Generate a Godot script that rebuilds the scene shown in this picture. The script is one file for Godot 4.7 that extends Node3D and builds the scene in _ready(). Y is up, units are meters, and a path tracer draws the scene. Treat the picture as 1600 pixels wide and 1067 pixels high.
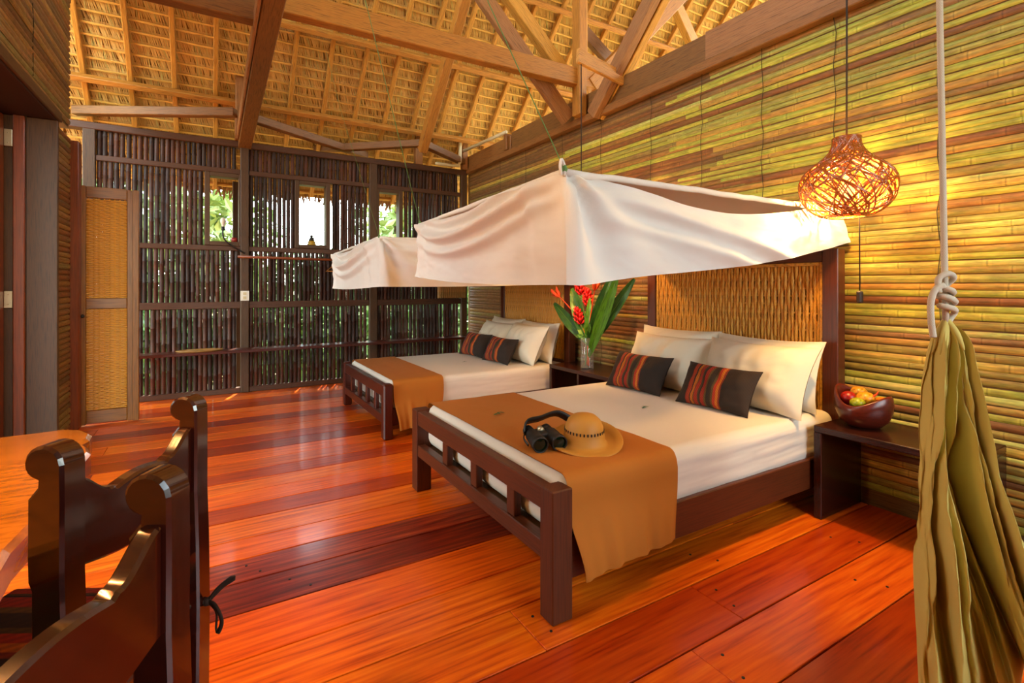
extends Node3D
# A thatched lodge bedroom: two beds under cloth canopies, bamboo walls, plank floor.
var M := {}
var T := {}
var rng := RandomNumberGenerator.new()
var nz := FastNoiseLite.new()
var taken := {}
const XR := 3.10      # face of the wall behind the headboards
const ZB := -6.42     # face of the far cane wall
const PITCH := 1.04   # rise over run of the roof
const NRM := Vector3(0, -0.6931, 0.7208)   # points into the room from the back slope
const UPS := Vector3(0, 0.7208, 0.6931)    # up along the back slope

func _ready():
	rng.seed = 7
	nz.seed = 11
	nz.frequency = 1.0
	camera_and_light()
	textures()
	materials()
	ground_and_floor()
	back_wall()
	right_wall()
	left_wall()
	front_wall()
	roof()
	bed_one()
	bed_two()
	canopies()
	nightstands()
	lamps()
	dining()
	hammock()
	small_things()
	outdoors()

func camera_and_light():
	var c := Camera3D.new()
	c.name = "camera"
	c.projection = Camera3D.PROJECTION_FRUSTUM
	c.near = 0.05
	c.far = 200.0
	c.size = 0.05 * 1067.0 / 786.33
	c.frustum_offset = Vector2(0, -0.05 * 87.5 / 786.33)
	c.position = Vector3(0, 1.2, 0)
	c.rotation_degrees = Vector3(0, -30.974, 0)
	add_child(c)
	c.current = true
	var e := Environment.new()
	e.background_mode = Environment.BG_SKY
	var sm := ProceduralSkyMaterial.new()
	sm.sky_top_color = Color(0.82, 0.90, 0.94)
	sm.sky_horizon_color = Color(0.94, 0.98, 0.92)
	sm.ground_bottom_color = Color(0.30, 0.28, 0.20)
	sm.ground_horizon_color = Color(0.62, 0.64, 0.55)
	sm.sun_angle_max = 1.0
	var sky := Sky.new()
	sky.sky_material = sm
	e.sky = sky
	e.background_energy_multiplier = 16.0
	e.tonemap_mode = Environment.TONE_MAPPER_LINEAR
	e.tonemap_exposure = 0.77
	e.sdfgi_enabled = true
	e.ssao_enabled = true
	e.ssil_enabled = true
	var w := WorldEnvironment.new()
	w.name = "world"
	w.environment = e
	add_child(w)
	var sun := DirectionalLight3D.new()
	sun.name = "sun"
	sun.rotation_degrees = Vector3(-58, 160, 0)
	sun.light_energy = 9.0
	sun.light_color = Color(1.0, 0.93, 0.80)
	sun.light_angular_distance = 1.5
	sun.shadow_enabled = true
	add_child(sun)

# ---------------------------------------------------------------- helpers
func numbered(n: String) -> String:
	if not taken.has(n):
		taken[n] = 0
		return n
	taken[n] += 1
	return "%s_%03d" % [n, taken[n]]

func tag(o: Node, label: String, category := "", group := "", kind := "") -> Node:
	o.set_meta("label", label)
	if category: o.set_meta("category", category)
	if group: o.set_meta("group", group)
	if kind: o.set_meta("kind", kind)
	return o

func thing(called: String, label: String, category: String, at := Vector3.ZERO, turn := 0.0, group := "", kind := "") -> Node3D:
	var o := Node3D.new()
	o.name = numbered(called)
	add_child(o)
	o.position = at
	o.rotation.y = turn
	tag(o, label, category, group, kind)
	return o

func new_st(flat := false) -> SurfaceTool:
	var s := SurfaceTool.new()
	s.begin(Mesh.PRIMITIVE_TRIANGLES)
	s.set_smooth_group(-1 if flat else 0)
	return s

func put(called: String, st: SurfaceTool, mat: Material, parent: Node = self) -> MeshInstance3D:
	st.generate_normals()
	return place(called, st.commit(), mat, parent)

func place(called: String, mesh: Mesh, mat: Material, parent: Node = self, t := Transform3D()) -> MeshInstance3D:
	var o := MeshInstance3D.new()
	o.name = numbered(called) if parent == self else called
	o.mesh = mesh
	o.material_override = mat
	o.transform = t
	parent.add_child(o, true)
	return o

func tri(st: SurfaceTool, a: Vector3, b: Vector3, c: Vector3, ua := Vector2.ZERO, ub := Vector2.ZERO, uc := Vector2.ZERO):
	st.set_uv(ua); st.add_vertex(a)
	st.set_uv(ub); st.add_vertex(b)
	st.set_uv(uc); st.add_vertex(c)

func tri_out(st: SurfaceTool, p: Array, mid: Vector3, uv: Array):
	# front faces run clockwise: the normal by right hand points inwards
	var n: Vector3 = (p[1] - p[0]).cross(p[2] - p[0])
	var c: Vector3 = (p[0] + p[1] + p[2]) / 3.0 - mid
	if n.dot(c) > 0.0:
		tri(st, p[0], p[2], p[1], uv[0], uv[2], uv[1])
	else:
		tri(st, p[0], p[1], p[2], uv[0], uv[1], uv[2])

func cbox(st: SurfaceTool, t: Transform3D, size: Vector3, c := 0.004):
	# chamfered box; u runs along the longest side, in metres
	st.set_smooth_group(-1)
	var h := size / 2.0
	c = minf(c, minf(h.x, minf(h.y, h.z)) * 0.5)
	var l := 0
	if size.y > size.x and size.y >= size.z: l = 1
	elif size.z > size.x and size.z > size.y: l = 2
	var a := (l + 1) % 3
	var b := (l + 2) % 3
	var off := Vector2(rng.randf() * 7.0, rng.randf() * 5.0)
	var mid := t.origin
	var v := func(s: Vector3, k: int) -> Vector3:
		var p := Vector3(s.x * (h.x - c), s.y * (h.y - c), s.z * (h.z - c))
		p[k] = s[k] * h[k]
		return p
	var faces := []
	for k in 3:
		var i := (k + 1) % 3
		var j := (k + 2) % 3
		for sg in [-1.0, 1.0]:
			var q := []
			for m in [[-1, -1], [1, -1], [1, 1], [-1, 1]]:
				var s := Vector3()
				s[k] = sg; s[i] = m[0]; s[j] = m[1]
				q.append(v.call(s, k))
			faces.append(q)
		for m in [[-1, -1], [1, -1], [1, 1], [-1, 1]]:
			var s0 := Vector3()
			s0[i] = m[0]; s0[j] = m[1]
			var s1 := s0
			s0[k] = -1.0; s1[k] = 1.0
			faces.append([v.call(s0, i), v.call(s1, i), v.call(s1, j), v.call(s0, j)])
	for sx in [-1.0, 1.0]:
		for sy in [-1.0, 1.0]:
			for sz in [-1.0, 1.0]:
				var s := Vector3(sx, sy, sz)
				faces.append([v.call(s, 0), v.call(s, 1), v.call(s, 2)])
	for q in faces:
		var w := []
		var uv := []
		for p in q:
			w.append(t * p)
			uv.append(Vector2(p[l], p[a] + p[b]) + off)
		tri_out(st, [w[0], w[1], w[2]], mid, [uv[0], uv[1], uv[2]])
		if q.size() == 4:
			tri_out(st, [w[0], w[2], w[3]], mid, [uv[0], uv[2], uv[3]])

func at(p: Vector3) -> Transform3D:
	return Transform3D(Basis(), p)

func box(called: String, lo: Vector3, hi: Vector3, mat: Material, parent: Node = self, c := 0.004) -> MeshInstance3D:
	var st := new_st(true)
	cbox(st, at((lo + hi) / 2.0), hi - lo, c)
	return put(called, st, mat, parent)

func aim(a: Vector3, b: Vector3, up := Vector3.UP) -> Transform3D:
	var z := (b - a).normalized()
	if absf(z.dot(up)) > 0.98: up = Vector3.RIGHT
	var x := up.cross(z).normalized()
	return Transform3D(Basis(x, z.cross(x), z), (a + b) / 2.0)

func beam(called: String, a: Vector3, b: Vector3, wide: float, high: float, mat: Material, parent: Node = self, up := Vector3.UP, c := 0.006) -> MeshInstance3D:
	var st := new_st(true)
	cbox(st, aim(a, b, up), Vector3(wide, high, a.distance_to(b)), c)
	return put(called, st, mat, parent)

func sheet(st: SurfaceTool, nu: int, nv: int, f: Callable, flip := false, scale := Vector2.ONE):
	st.set_smooth_group(0)
	var g := []
	for i in nu + 1:
		var row := PackedVector3Array()
		for j in nv + 1:
			row.append(f.call(float(i) / nu, float(j) / nv))
		g.append(row)
	for i in nu:
		for j in nv:
			var u0 := Vector2(float(i) / nu, float(j) / nv) * scale
			var u1 := Vector2(float(i + 1) / nu, float(j + 1) / nv) * scale
			var a: Vector3 = g[i][j]
			var b: Vector3 = g[i + 1][j]
			var c: Vector3 = g[i + 1][j + 1]
			var d: Vector3 = g[i][j + 1]
			var ub := Vector2(u1.x, u0.y)
			var ud := Vector2(u0.x, u1.y)
			if flip:
				tri(st, a, c, b, u0, u1, ub)
				tri(st, a, d, c, u0, ud, u1)
			else:
				tri(st, a, b, c, u0, ub, u1)
				tri(st, a, c, d, u0, u1, ud)

func tube(st: SurfaceTool, pts: PackedVector3Array, r, sides := 8, flat := Vector2.ONE, caps := true):
	# r: a radius or an array of them; flat squashes the section
	var n := pts.size()
	var rings := []
	var last := Vector3.UP
	var run := 0.0
	var us := []
	st.set_smooth_group(0)
	for i in n:
		var d := (pts[mini(i + 1, n - 1)] - pts[maxi(i - 1, 0)]).normalized()
		if i == 0 and absf(d.dot(last)) > 0.95: last = Vector3.RIGHT
		var x := last.cross(d).normalized()
		if x.length() < 0.5: x = d.cross(Vector3.FORWARD).normalized()
		var y := d.cross(x)
		last = y
		var rr: float = r[i] if r is Array else r
		var ring := PackedVector3Array()
		for k in sides:
			var a := TAU * k / sides
			ring.append(pts[i] + (x * cos(a) * flat.x + y * sin(a) * flat.y) * rr)
		rings.append(ring)
		if i > 0: run += pts[i].distance_to(pts[i - 1])
		us.append(run)
	for i in n - 1:
		for k in sides:
			var k2 := (k + 1) % sides
			var v0 := float(k) / sides * 0.2
			var v1 := float(k + 1) / sides * 0.2
			tri(st, rings[i][k], rings[i + 1][k2], rings[i][k2], Vector2(us[i], v0), Vector2(us[i + 1], v1), Vector2(us[i], v1))
			tri(st, rings[i][k], rings[i + 1][k], rings[i + 1][k2], Vector2(us[i], v0), Vector2(us[i + 1], v0), Vector2(us[i + 1], v1))
	if caps:
		for e in [0, n - 1]:
			for k in sides:
				tri_out(st, [pts[e], rings[e][k], rings[e][(k + 1) % sides]], pts[1 if e == 0 else n - 2], [Vector2.ZERO, Vector2(0, 0.02), Vector2(0.02, 0.02)])

func lathe(st: SurfaceTool, prof: Array, segs: int, t := Transform3D(), warp = null):
	# prof: [radius, height] pairs from bottom to top of the outer side
	var f := func(u: float, v: float) -> Vector3:
		var x := v * (prof.size() - 1)
		var i := mini(int(x), prof.size() - 2)
		var k := x - i
		var r: float = lerpf(prof[i][0], prof[i + 1][0], k)
		var y: float = lerpf(prof[i][1], prof[i + 1][1], k)
		var p := Vector3(cos(u * TAU) * r, y, sin(u * TAU) * r)
		if warp != null: p = warp.call(p, u * TAU, v)
		return t * p
	sheet(st, segs, prof.size() - 1, f, false, Vector2(2, 1))

func rbox(st: SurfaceTool, t: Transform3D, size: Vector3, r: float, n := 8, warp = null):
	# rounded box
	var inner := size / 2.0 - Vector3.ONE * r
	for k in 3:
		for sg in [-1.0, 1.0]:
			var f := func(u: float, v: float) -> Vector3:
				var p := Vector3()
				var i := (k + 1) % 3
				var j := (k + 2) % 3
				p[k] = sg * size[k] / 2.0
				p[i] = ease_side(u, inner[i], r)
				p[j] = ease_side(v, inner[j], r)
				var q := p.clamp(-inner, inner)
				p = q + (p - q).normalized() * r
				if warp != null: p = warp.call(p)
				return t * p
			sheet(st, n, n, f, sg > 0.0, Vector2(size[(k + 1) % 3], size[(k + 2) % 3]))

func ease_side(u: float, inner: float, r: float) -> float:
	# puts a third of the rows on each rounded edge
	if u < 0.3: return lerpf(-inner - r, -inner, u / 0.3)
	if u > 0.7: return lerpf(inner, inner + r, (u - 0.7) / 0.3)
	return lerpf(-inner, inner, (u - 0.3) / 0.4)

func extrude(st: SurfaceTool, poly: PackedVector2Array, depth: float, t: Transform3D, c := 0.004):
	# outline in x, y; depth along z, with chamfered rims
	if Geometry2D.is_polygon_clockwise(poly): poly.reverse()
	var n := poly.size()
	var small := PackedVector2Array()
	for i in n:
		var e0 := (poly[i] - poly[(i + n - 1) % n]).normalized()
		var e1 := (poly[(i + 1) % n] - poly[i]).normalized()
		var m := (Vector2(-e0.y, e0.x) + Vector2(-e1.y, e1.x)).normalized()
		small.append(poly[i] + m * c)
	var h := depth / 2.0
	var idx := Geometry2D.triangulate_polygon(small)
	st.set_smooth_group(-1)
	for s in [-1.0, 1.0]:
		for i in range(0, idx.size(), 3):
			var p := []
			for j in 3:
				var q := small[idx[i + j]]
				p.append(t * Vector3(q.x, q.y, s * h))
			tri_out(st, p, p[0] - t.basis * Vector3(0, 0, s), [small[idx[i]], small[idx[i + 1]], small[idx[i + 2]]])
	var rows := [[small, -h], [poly, -h + c], [poly, h - c], [small, h]]
	for k in 3:
		st.set_smooth_group(1 if k == 1 else -1)
		var run := 0.0
		for i in n:
			var j := (i + 1) % n
			var a0: Vector2 = rows[k][0][i]
			var a1: Vector2 = rows[k][0][j]
			var b0: Vector2 = rows[k + 1][0][i]
			var b1: Vector2 = rows[k + 1][0][j]
			var za: float = rows[k][1]
			var zb: float = rows[k + 1][1]
			var step := a0.distance_to(a1)
			var A := t * Vector3(a0.x, a0.y, za)
			var B := t * Vector3(a1.x, a1.y, za)
			var C := t * Vector3(b1.x, b1.y, zb)
			var D := t * Vector3(b0.x, b0.y, zb)
			var e := a1 - a0
			var out := t.basis * Vector3(e.y, -e.x, 0)
			var mid := (A + B + C + D) / 4.0 - out.normalized() * 0.5
			var U := [Vector2(run, za), Vector2(run + step, za), Vector2(run + step, zb), Vector2(run, zb)]
			tri_out(st, [A, B, C], mid, [U[0], U[1], U[2]])
			tri_out(st, [A, C, D], mid, [U[0], U[2], U[3]])
			run += step

func along(tab: Array, x: float) -> float:
	# smooth reading of [[x, y], ...]
	if x <= tab[0][0]: return tab[0][1]
	for i in tab.size() - 1:
		if x <= tab[i + 1][0]:
			var k: float = (x - tab[i][0]) / (tab[i + 1][0] - tab[i][0])
			var y0: float = tab[maxi(i - 1, 0)][1]
			var y3: float = tab[mini(i + 2, tab.size() - 1)][1]
			return cubic_interpolate(tab[i][1], tab[i + 1][1], y0, y3, k)
	return tab[-1][1]

func path3(keys: Array, n: int) -> PackedVector3Array:
	var c := Curve3D.new()
	for i in keys.size():
		var d: Vector3 = (keys[mini(i + 1, keys.size() - 1)] - keys[maxi(i - 1, 0)]) / 6.0
		c.add_point(keys[i], -d, d)
	var out := PackedVector3Array()
	for i in n + 1:
		out.append(c.sample_baked(c.get_baked_length() * i / n, true))
	return out

func smooth(a: float, b: float, x: float) -> float:
	return smoothstep(a, b, x)

# ---------------------------------------------------------------- materials
func noise_tex(seed_: int, freq: float, stops: Array, oct := 4, size := 512, normal := false) -> NoiseTexture2D:
	var f := FastNoiseLite.new()
	f.seed = seed_
	f.noise_type = FastNoiseLite.TYPE_SIMPLEX_SMOOTH
	f.frequency = freq
	f.fractal_octaves = oct
	f.fractal_gain = 0.55
	var t := NoiseTexture2D.new()
	t.width = size
	t.height = size
	t.seamless = true
	t.noise = f
	if normal:
		t.as_normal_map = true
		t.bump_strength = 3.0
	else:
		var g := Gradient.new()
		var off := PackedFloat32Array()
		var col := PackedColorArray()
		for s in stops:
			off.append(s[0])
			col.append(s[1])
		g.offsets = off
		g.colors = col
		t.color_ramp = g
	return t

func grey(v: float) -> Color:
	return Color(v, v, v)

func textures():
	T.grain = noise_tex(3, 0.018, [[0.15, grey(0.78)], [0.45, grey(0.92)], [0.62, grey(1.0)], [0.9, grey(0.84)]], 6)
	T.streak = noise_tex(5, 0.03, [[0.15, Color(0.66, 0.62, 0.57)], [0.38, grey(0.90)], [0.6, grey(1.0)], [0.85, Color(0.88, 0.82, 0.74)]], 6)
	T.blotch = noise_tex(8, 0.012, [[0.2, grey(0.70)], [0.5, grey(0.93)], [0.8, grey(1.0)]], 5)
	T.floor_a = noise_tex(21, 0.014, [[0.10, Color(0.70, 0.25, 0.04)], [0.35, Color(0.86, 0.36, 0.06)], [0.60, Color(0.92, 0.42, 0.07)], [0.90, Color(0.97, 0.51, 0.11)]], 6)
	T.floor_b = noise_tex(22, 0.016, [[0.15, Color(0.40, 0.11, 0.06)], [0.45, Color(0.55, 0.17, 0.09)], [0.65, Color(0.62, 0.21, 0.10)], [0.85, Color(0.75, 0.32, 0.12)]], 6)
	T.bump = noise_tex(31, 0.02, [], 5, 512, true)
	T.weave = weave_tex()
	T.bamboo = bamboo_tex()
	T.stripe = stripe_tex()
	T.cloth = noise_tex(41, 0.25, [[0.2, grey(0.88)], [0.8, grey(1.0)]], 2)

func weave_tex() -> ImageTexture:
	var im := Image.create(64, 64, false, Image.FORMAT_RGB8)
	for y in 64:
		for x in 64:
			var a := sin(x * TAU / 16.0) * sin(y * TAU / 16.0)
			var v := 0.80 + 0.20 * a
			im.set_pixel(x, y, Color(v, v * 0.97, v * 0.92))
	return ImageTexture.create_from_image(im)

func bamboo_tex() -> ImageTexture:
	# two metres of split cane: fibres along u, node rings every 25 to 40 cm, weathered spots
	var im := Image.create(1024, 64, false, Image.FORMAT_RGB8)
	var f := FastNoiseLite.new()
	f.seed = 77
	f.frequency = 0.02
	f.fractal_octaves = 5
	var nodes := [40, 205, 350, 520, 690, 870]
	for x in 1024:
		var ring := 0.0
		for n in nodes:
			var d: float = absf(x - n)
			if d < 2.0: ring = -0.10
			elif d < 7.0: ring = maxf(ring, 0.05)
		for y in 64:
			var v := 0.84 + 0.16 * f.get_noise_2d(x * 0.25, y * 3.0) + 0.16 * f.get_noise_2d(x * 1.2 + 900.0, y * 1.5) + ring
			var g := 0.06 * f.get_noise_2d(x * 0.5 + 300.0, y + 200.0)
			im.set_pixel(x, y, Color(clampf(v - g, 0, 1), clampf(v + g, 0, 1), clampf(v * 0.95, 0, 1)))
	return ImageTexture.create_from_image(im)

func stripe_tex() -> ImageTexture:
	# hand-loomed cushion cover: dark ends, bands of rust, orange, red and olive in the middle
	var im := Image.create(256, 64, false, Image.FORMAT_RGB8)
	var dark := Color(0.17, 0.10, 0.05)
	var bands := [[26, dark], [4, Color(0.62, 0.16, 0.05)], [10, Color(0.66, 0.22, 0.05)], [4, dark], [9, Color(0.78, 0.42, 0.06)], [3, Color(0.35, 0.24, 0.06)], [12, Color(0.66, 0.17, 0.05)], [5, Color(0.30, 0.22, 0.10)], [4, dark], [11, Color(0.64, 0.16, 0.05)], [6, Color(0.42, 0.30, 0.10)], [14, Color(0.20, 0.13, 0.05)], [5, Color(0.36, 0.26, 0.08)], [9, Color(0.72, 0.20, 0.05)], [8, Color(0.82, 0.45, 0.08)], [5, Color(0.55, 0.18, 0.05)], [200, dark]]
	var x0 := 14
	im.fill(dark)
	for b in bands:
		var bw := int(b[0] * 1.22)
		for x in range(x0, mini(x0 + bw, 256)):
			for y in 64:
				var k := 0.88 + 0.12 * sin(y * 1.9 + x * 0.7)
				var c: Color = b[1]
				im.set_pixel(x, y, Color(c.r * k, c.g * k, c.b * k))
		x0 += bw
	return ImageTexture.create_from_image(im)

func mat(tint: Color, rough := 0.6, tex: Texture2D = null, sc := Vector2.ONE, bump := 0.0) -> StandardMaterial3D:
	var m := StandardMaterial3D.new()
	m.albedo_color = tint
	m.roughness = rough
	if tex:
		m.albedo_texture = tex
		m.uv1_scale = Vector3(sc.x, sc.y, 1)
	if bump > 0.0:
		m.normal_enabled = true
		m.normal_texture = T.bump
		m.normal_scale = bump
	return m

func tri_mat(tint: Color, rough: float, tex: Texture2D, sc: float, bump := 0.0) -> StandardMaterial3D:
	var m := mat(tint, rough, tex, Vector2.ONE, bump)
	m.uv1_triplanar = true
	m.uv1_scale = Vector3.ONE * sc
	return m

func materials():
	var G := Vector2(0.30, 8.0)
	# floor boards
	M.floor = []
	for k in 6:
		var m := mat([Color(1, 1, 1), Color(0.90, 0.82, 0.80), Color(0.78, 0.62, 0.60), Color(1, 0.92, 0.85), Color(0.66, 0.50, 0.50), Color(0.96, 0.96, 0.86)][k], 0.30, T.floor_a, Vector2(0.22, 4.6), 0.06)
		m.clearcoat_enabled = true
		m.metallic_specular = 0.35
		m.clearcoat = 0.28
		m.clearcoat_roughness = 0.13
		M.floor.append(m)
	for k in 2:
		var m := mat([Color(1, 1, 1), Color(0.85, 0.80, 0.80)][k], 0.30, T.floor_b, Vector2(0.22, 4.6), 0.06)
		m.clearcoat_enabled = true
		m.metallic_specular = 0.35
		m.clearcoat = 0.28
		m.clearcoat_roughness = 0.13
		M.floor.append(m)
	M.under = mat(Color(0.05, 0.03, 0.02), 0.9)
	M.darkwood = mat(Color(0.36, 0.155, 0.065), 0.32, T.grain, G, 0.08)
	M.bedwood = mat(Color(0.35, 0.16, 0.055), 0.42, T.grain, G, 0.08)
	M.bedwood2 = mat(Color(0.30, 0.10, 0.05), 0.30, T.grain, G, 0.08)
	M.chair = mat(Color(0.22, 0.065, 0.035), 0.20, T.grain, G, 0.06)
	M.chair.clearcoat_enabled = true
	M.chair.clearcoat_roughness = 0.08
	M.stand = mat(Color(0.21, 0.085, 0.05), 0.25, T.grain, G, 0.05)
	M.post = mat(Color(0.31, 0.20, 0.09), 0.55, T.streak, G, 0.2)
	M.rail = mat(Color(0.32, 0.18, 0.085), 0.55, T.streak, G, 0.2)
	M.timber = []
	for c in [Color(0.73, 0.49, 0.17), Color(0.58, 0.38, 0.17), Color(0.82, 0.60, 0.24), Color(0.64, 0.44, 0.26), Color(0.52, 0.35, 0.15)]:
		M.timber.append(mat(c, 0.6, T.streak, G, 0.25))
	M.rafter = mat(Color(0.78, 0.55, 0.20), 0.65, T.streak, G, 0.2)
	M.lath = mat(Color(0.90, 0.72, 0.36), 0.7, T.streak, G)
	M.plank_pale = mat(Color(0.86, 0.62, 0.30), 0.6, T.streak, G, 0.1)
	M.door = mat(Color(0.56, 0.35, 0.09), 0.35, T.grain, G, 0.06)
	M.jamb = mat(Color(0.52, 0.24, 0.07), 0.4, T.grain, G, 0.06)
	M.jamb_dark = mat(Color(0.32, 0.20, 0.08), 0.5, T.streak, G, 0.15)
	M.soffit = mat(Color(0.22, 0.09, 0.06), 0.5, T.streak, G)
	M.reed = mat(Color(0.88, 0.64, 0.24), 0.45, T.streak, Vector2(1.5, 3))
	M.cane = []
	for c in [Color(0.29, 0.135, 0.06), Color(0.23, 0.10, 0.045), Color(0.34, 0.16, 0.07), Color(0.20, 0.088, 0.042)]:
		M.cane.append(mat(c, 0.6, T.bamboo, Vector2(0.5, 4)))
	M.cane_pale = mat(Color(0.72, 0.50, 0.24), 0.45, T.bamboo, Vector2(0.5, 4))
	M.slat_green = []
	for c in [Color(0.84, 0.80, 0.30), Color(0.76, 0.74, 0.28), Color(0.88, 0.74, 0.32), Color(0.84, 0.64, 0.28), Color(0.74, 0.70, 0.34), Color(0.88, 0.84, 0.45), Color(0.70, 0.60, 0.26)]:
		var m := mat(c, 0.62, T.bamboo, Vector2(0.5, 5), 0.1)
		m.uv1_offset = Vector3(rng.randf(), rng.randf(), 0)
		M.slat_green.append(m)
	M.slat_brown = []
	for c in [Color(0.66, 0.48, 0.26), Color(0.58, 0.40, 0.21), Color(0.70, 0.50, 0.24), Color(0.52, 0.36, 0.20), Color(0.63, 0.52, 0.27), Color(0.60, 0.38, 0.18)]:
		var m := mat(c, 0.62, T.bamboo, Vector2(0.5, 5), 0.1)
		m.uv1_offset = Vector3(rng.randf(), rng.randf(), 0)
		M.slat_brown.append(m)
	M.backing = mat(Color(0.50, 0.36, 0.20), 0.9, T.streak, G)
	M.wire = mat(Color(0.22, 0.18, 0.10), 0.8)
	M.thatch = mat(Color(1, 1, 1), 0.85)
	M.thatch.vertex_color_use_as_albedo = true
	M.thatch_slab = tri_mat(Color(0.62, 0.45, 0.20), 0.95, T.streak, 2.0)
	M.canopy = mat(Color(0.94, 0.925, 0.91), 0.85, T.cloth, Vector2(6, 6))
	M.canopy.backlight_enabled = true
	M.canopy.backlight = Color(0.12, 0.11, 0.10)
	M.sheet = mat(Color(0.90, 0.86, 0.80), 0.8, T.cloth, Vector2(6, 6))
	M.pillow = mat(Color(0.90, 0.86, 0.77), 0.8, T.cloth, Vector2(6, 6))
	M.runner = mat(Color(0.72, 0.42, 0.07), 0.85, T.cloth, Vector2(8, 8))
	M.cushion = mat(Color(1, 1, 1), 0.85, T.stripe)
	M.seat_pad = mat(Color(1.0, 0.9, 0.75), 0.85, T.stripe, Vector2(3.0, 3.0))
	M.cushion_back = mat(Color(0.17, 0.10, 0.05), 0.85)
	M.green_ink = mat(Color(0.10, 0.36, 0.16), 0.8)
	M.steel = mat(Color(0.75, 0.70, 0.58), 0.35)
	M.steel.metallic = 0.7
	M.black = mat(Color(0.05, 0.045, 0.04), 0.45)
	M.rubber = mat(Color(0.075, 0.065, 0.06), 0.55, T.blotch, Vector2(4, 4), 0.3)
	M.lens = mat(Color(0.02, 0.09, 0.05), 0.05)
	M.cord = mat(Color(0.16, 0.10, 0.06), 0.6)
	M.green_cord = mat(Color(0.35, 0.52, 0.28), 0.6)
	M.rope = mat(Color(0.93, 0.90, 0.85), 0.8, T.weave, Vector2(30, 30))
	M.hammock = mat(Color(0.80, 0.72, 0.38), 0.85, T.cloth, Vector2(9, 9))
	M.white = mat(Color(0.88, 0.86, 0.80), 0.5)
	M.straw = mat(Color(0.90, 0.64, 0.24), 0.6, T.weave, Vector2(30, 16))
	M.bowl = mat(Color(0.36, 0.11, 0.06), 0.28, T.grain, Vector2(1, 3), 0.05)
	M.table = mat(Color(0.82, 0.50, 0.15), 0.22, T.grain, Vector2(0.7, 3.0), 0.05)
	M.table.clearcoat_enabled = true
	M.table.clearcoat_roughness = 0.1
	M.bark = tri_mat(Color(0.55, 0.36, 0.14), 0.5, T.streak, 6.0, 0.8)
	M.leaf_flower = mat(Color(0.34, 0.56, 0.10), 0.4, T.blotch, Vector2(1, 1))
	M.leaf_dark = mat(Color(0.17, 0.36, 0.08), 0.4, T.blotch, Vector2(1, 1))
	M.stem = mat(Color(0.30, 0.44, 0.14), 0.5)
	M.red = mat(Color(0.80, 0.05, 0.05), 0.5)
	M.orange = mat(Color(0.95, 0.30, 0.08), 0.5)
	var gl := mat(Color(0.93, 0.97, 0.95, 0.06), 0.02)
	gl.transparency = BaseMaterial3D.TRANSPARENCY_ALPHA
	M.glass = gl
	M.shade = mat(Color(0.66, 0.33, 0.10), 0.22)
	M.shade.clearcoat_enabled = true
	M.shade.clearcoat_roughness = 0.1
	var b := mat(Color(1, 0.9, 0.7), 0.4)
	b.emission_enabled = true
	b.emission = Color(1.0, 0.72, 0.32)
	b.emission_energy_multiplier = 5.0
	M.bulb = b
	M.bulb_off = mat(Color(0.85, 0.82, 0.76), 0.25)
	M.soil = tri_mat(Color(0.66, 0.56, 0.38), 0.95, T.blotch, 0.6)
	M.leaves = mat(Color(1, 1, 1), 0.45)
	M.leaves.vertex_color_use_as_albedo = true
	M.leaves.backlight_enabled = true
	M.leaves.backlight = Color(0.22, 0.26, 0.06)
	M.trunk = mat(Color(0.36, 0.30, 0.22), 0.9, T.streak, Vector2(1, 4), 0.5)
	M.pipe = mat(Color(0.80, 0.74, 0.58), 0.5)

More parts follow.
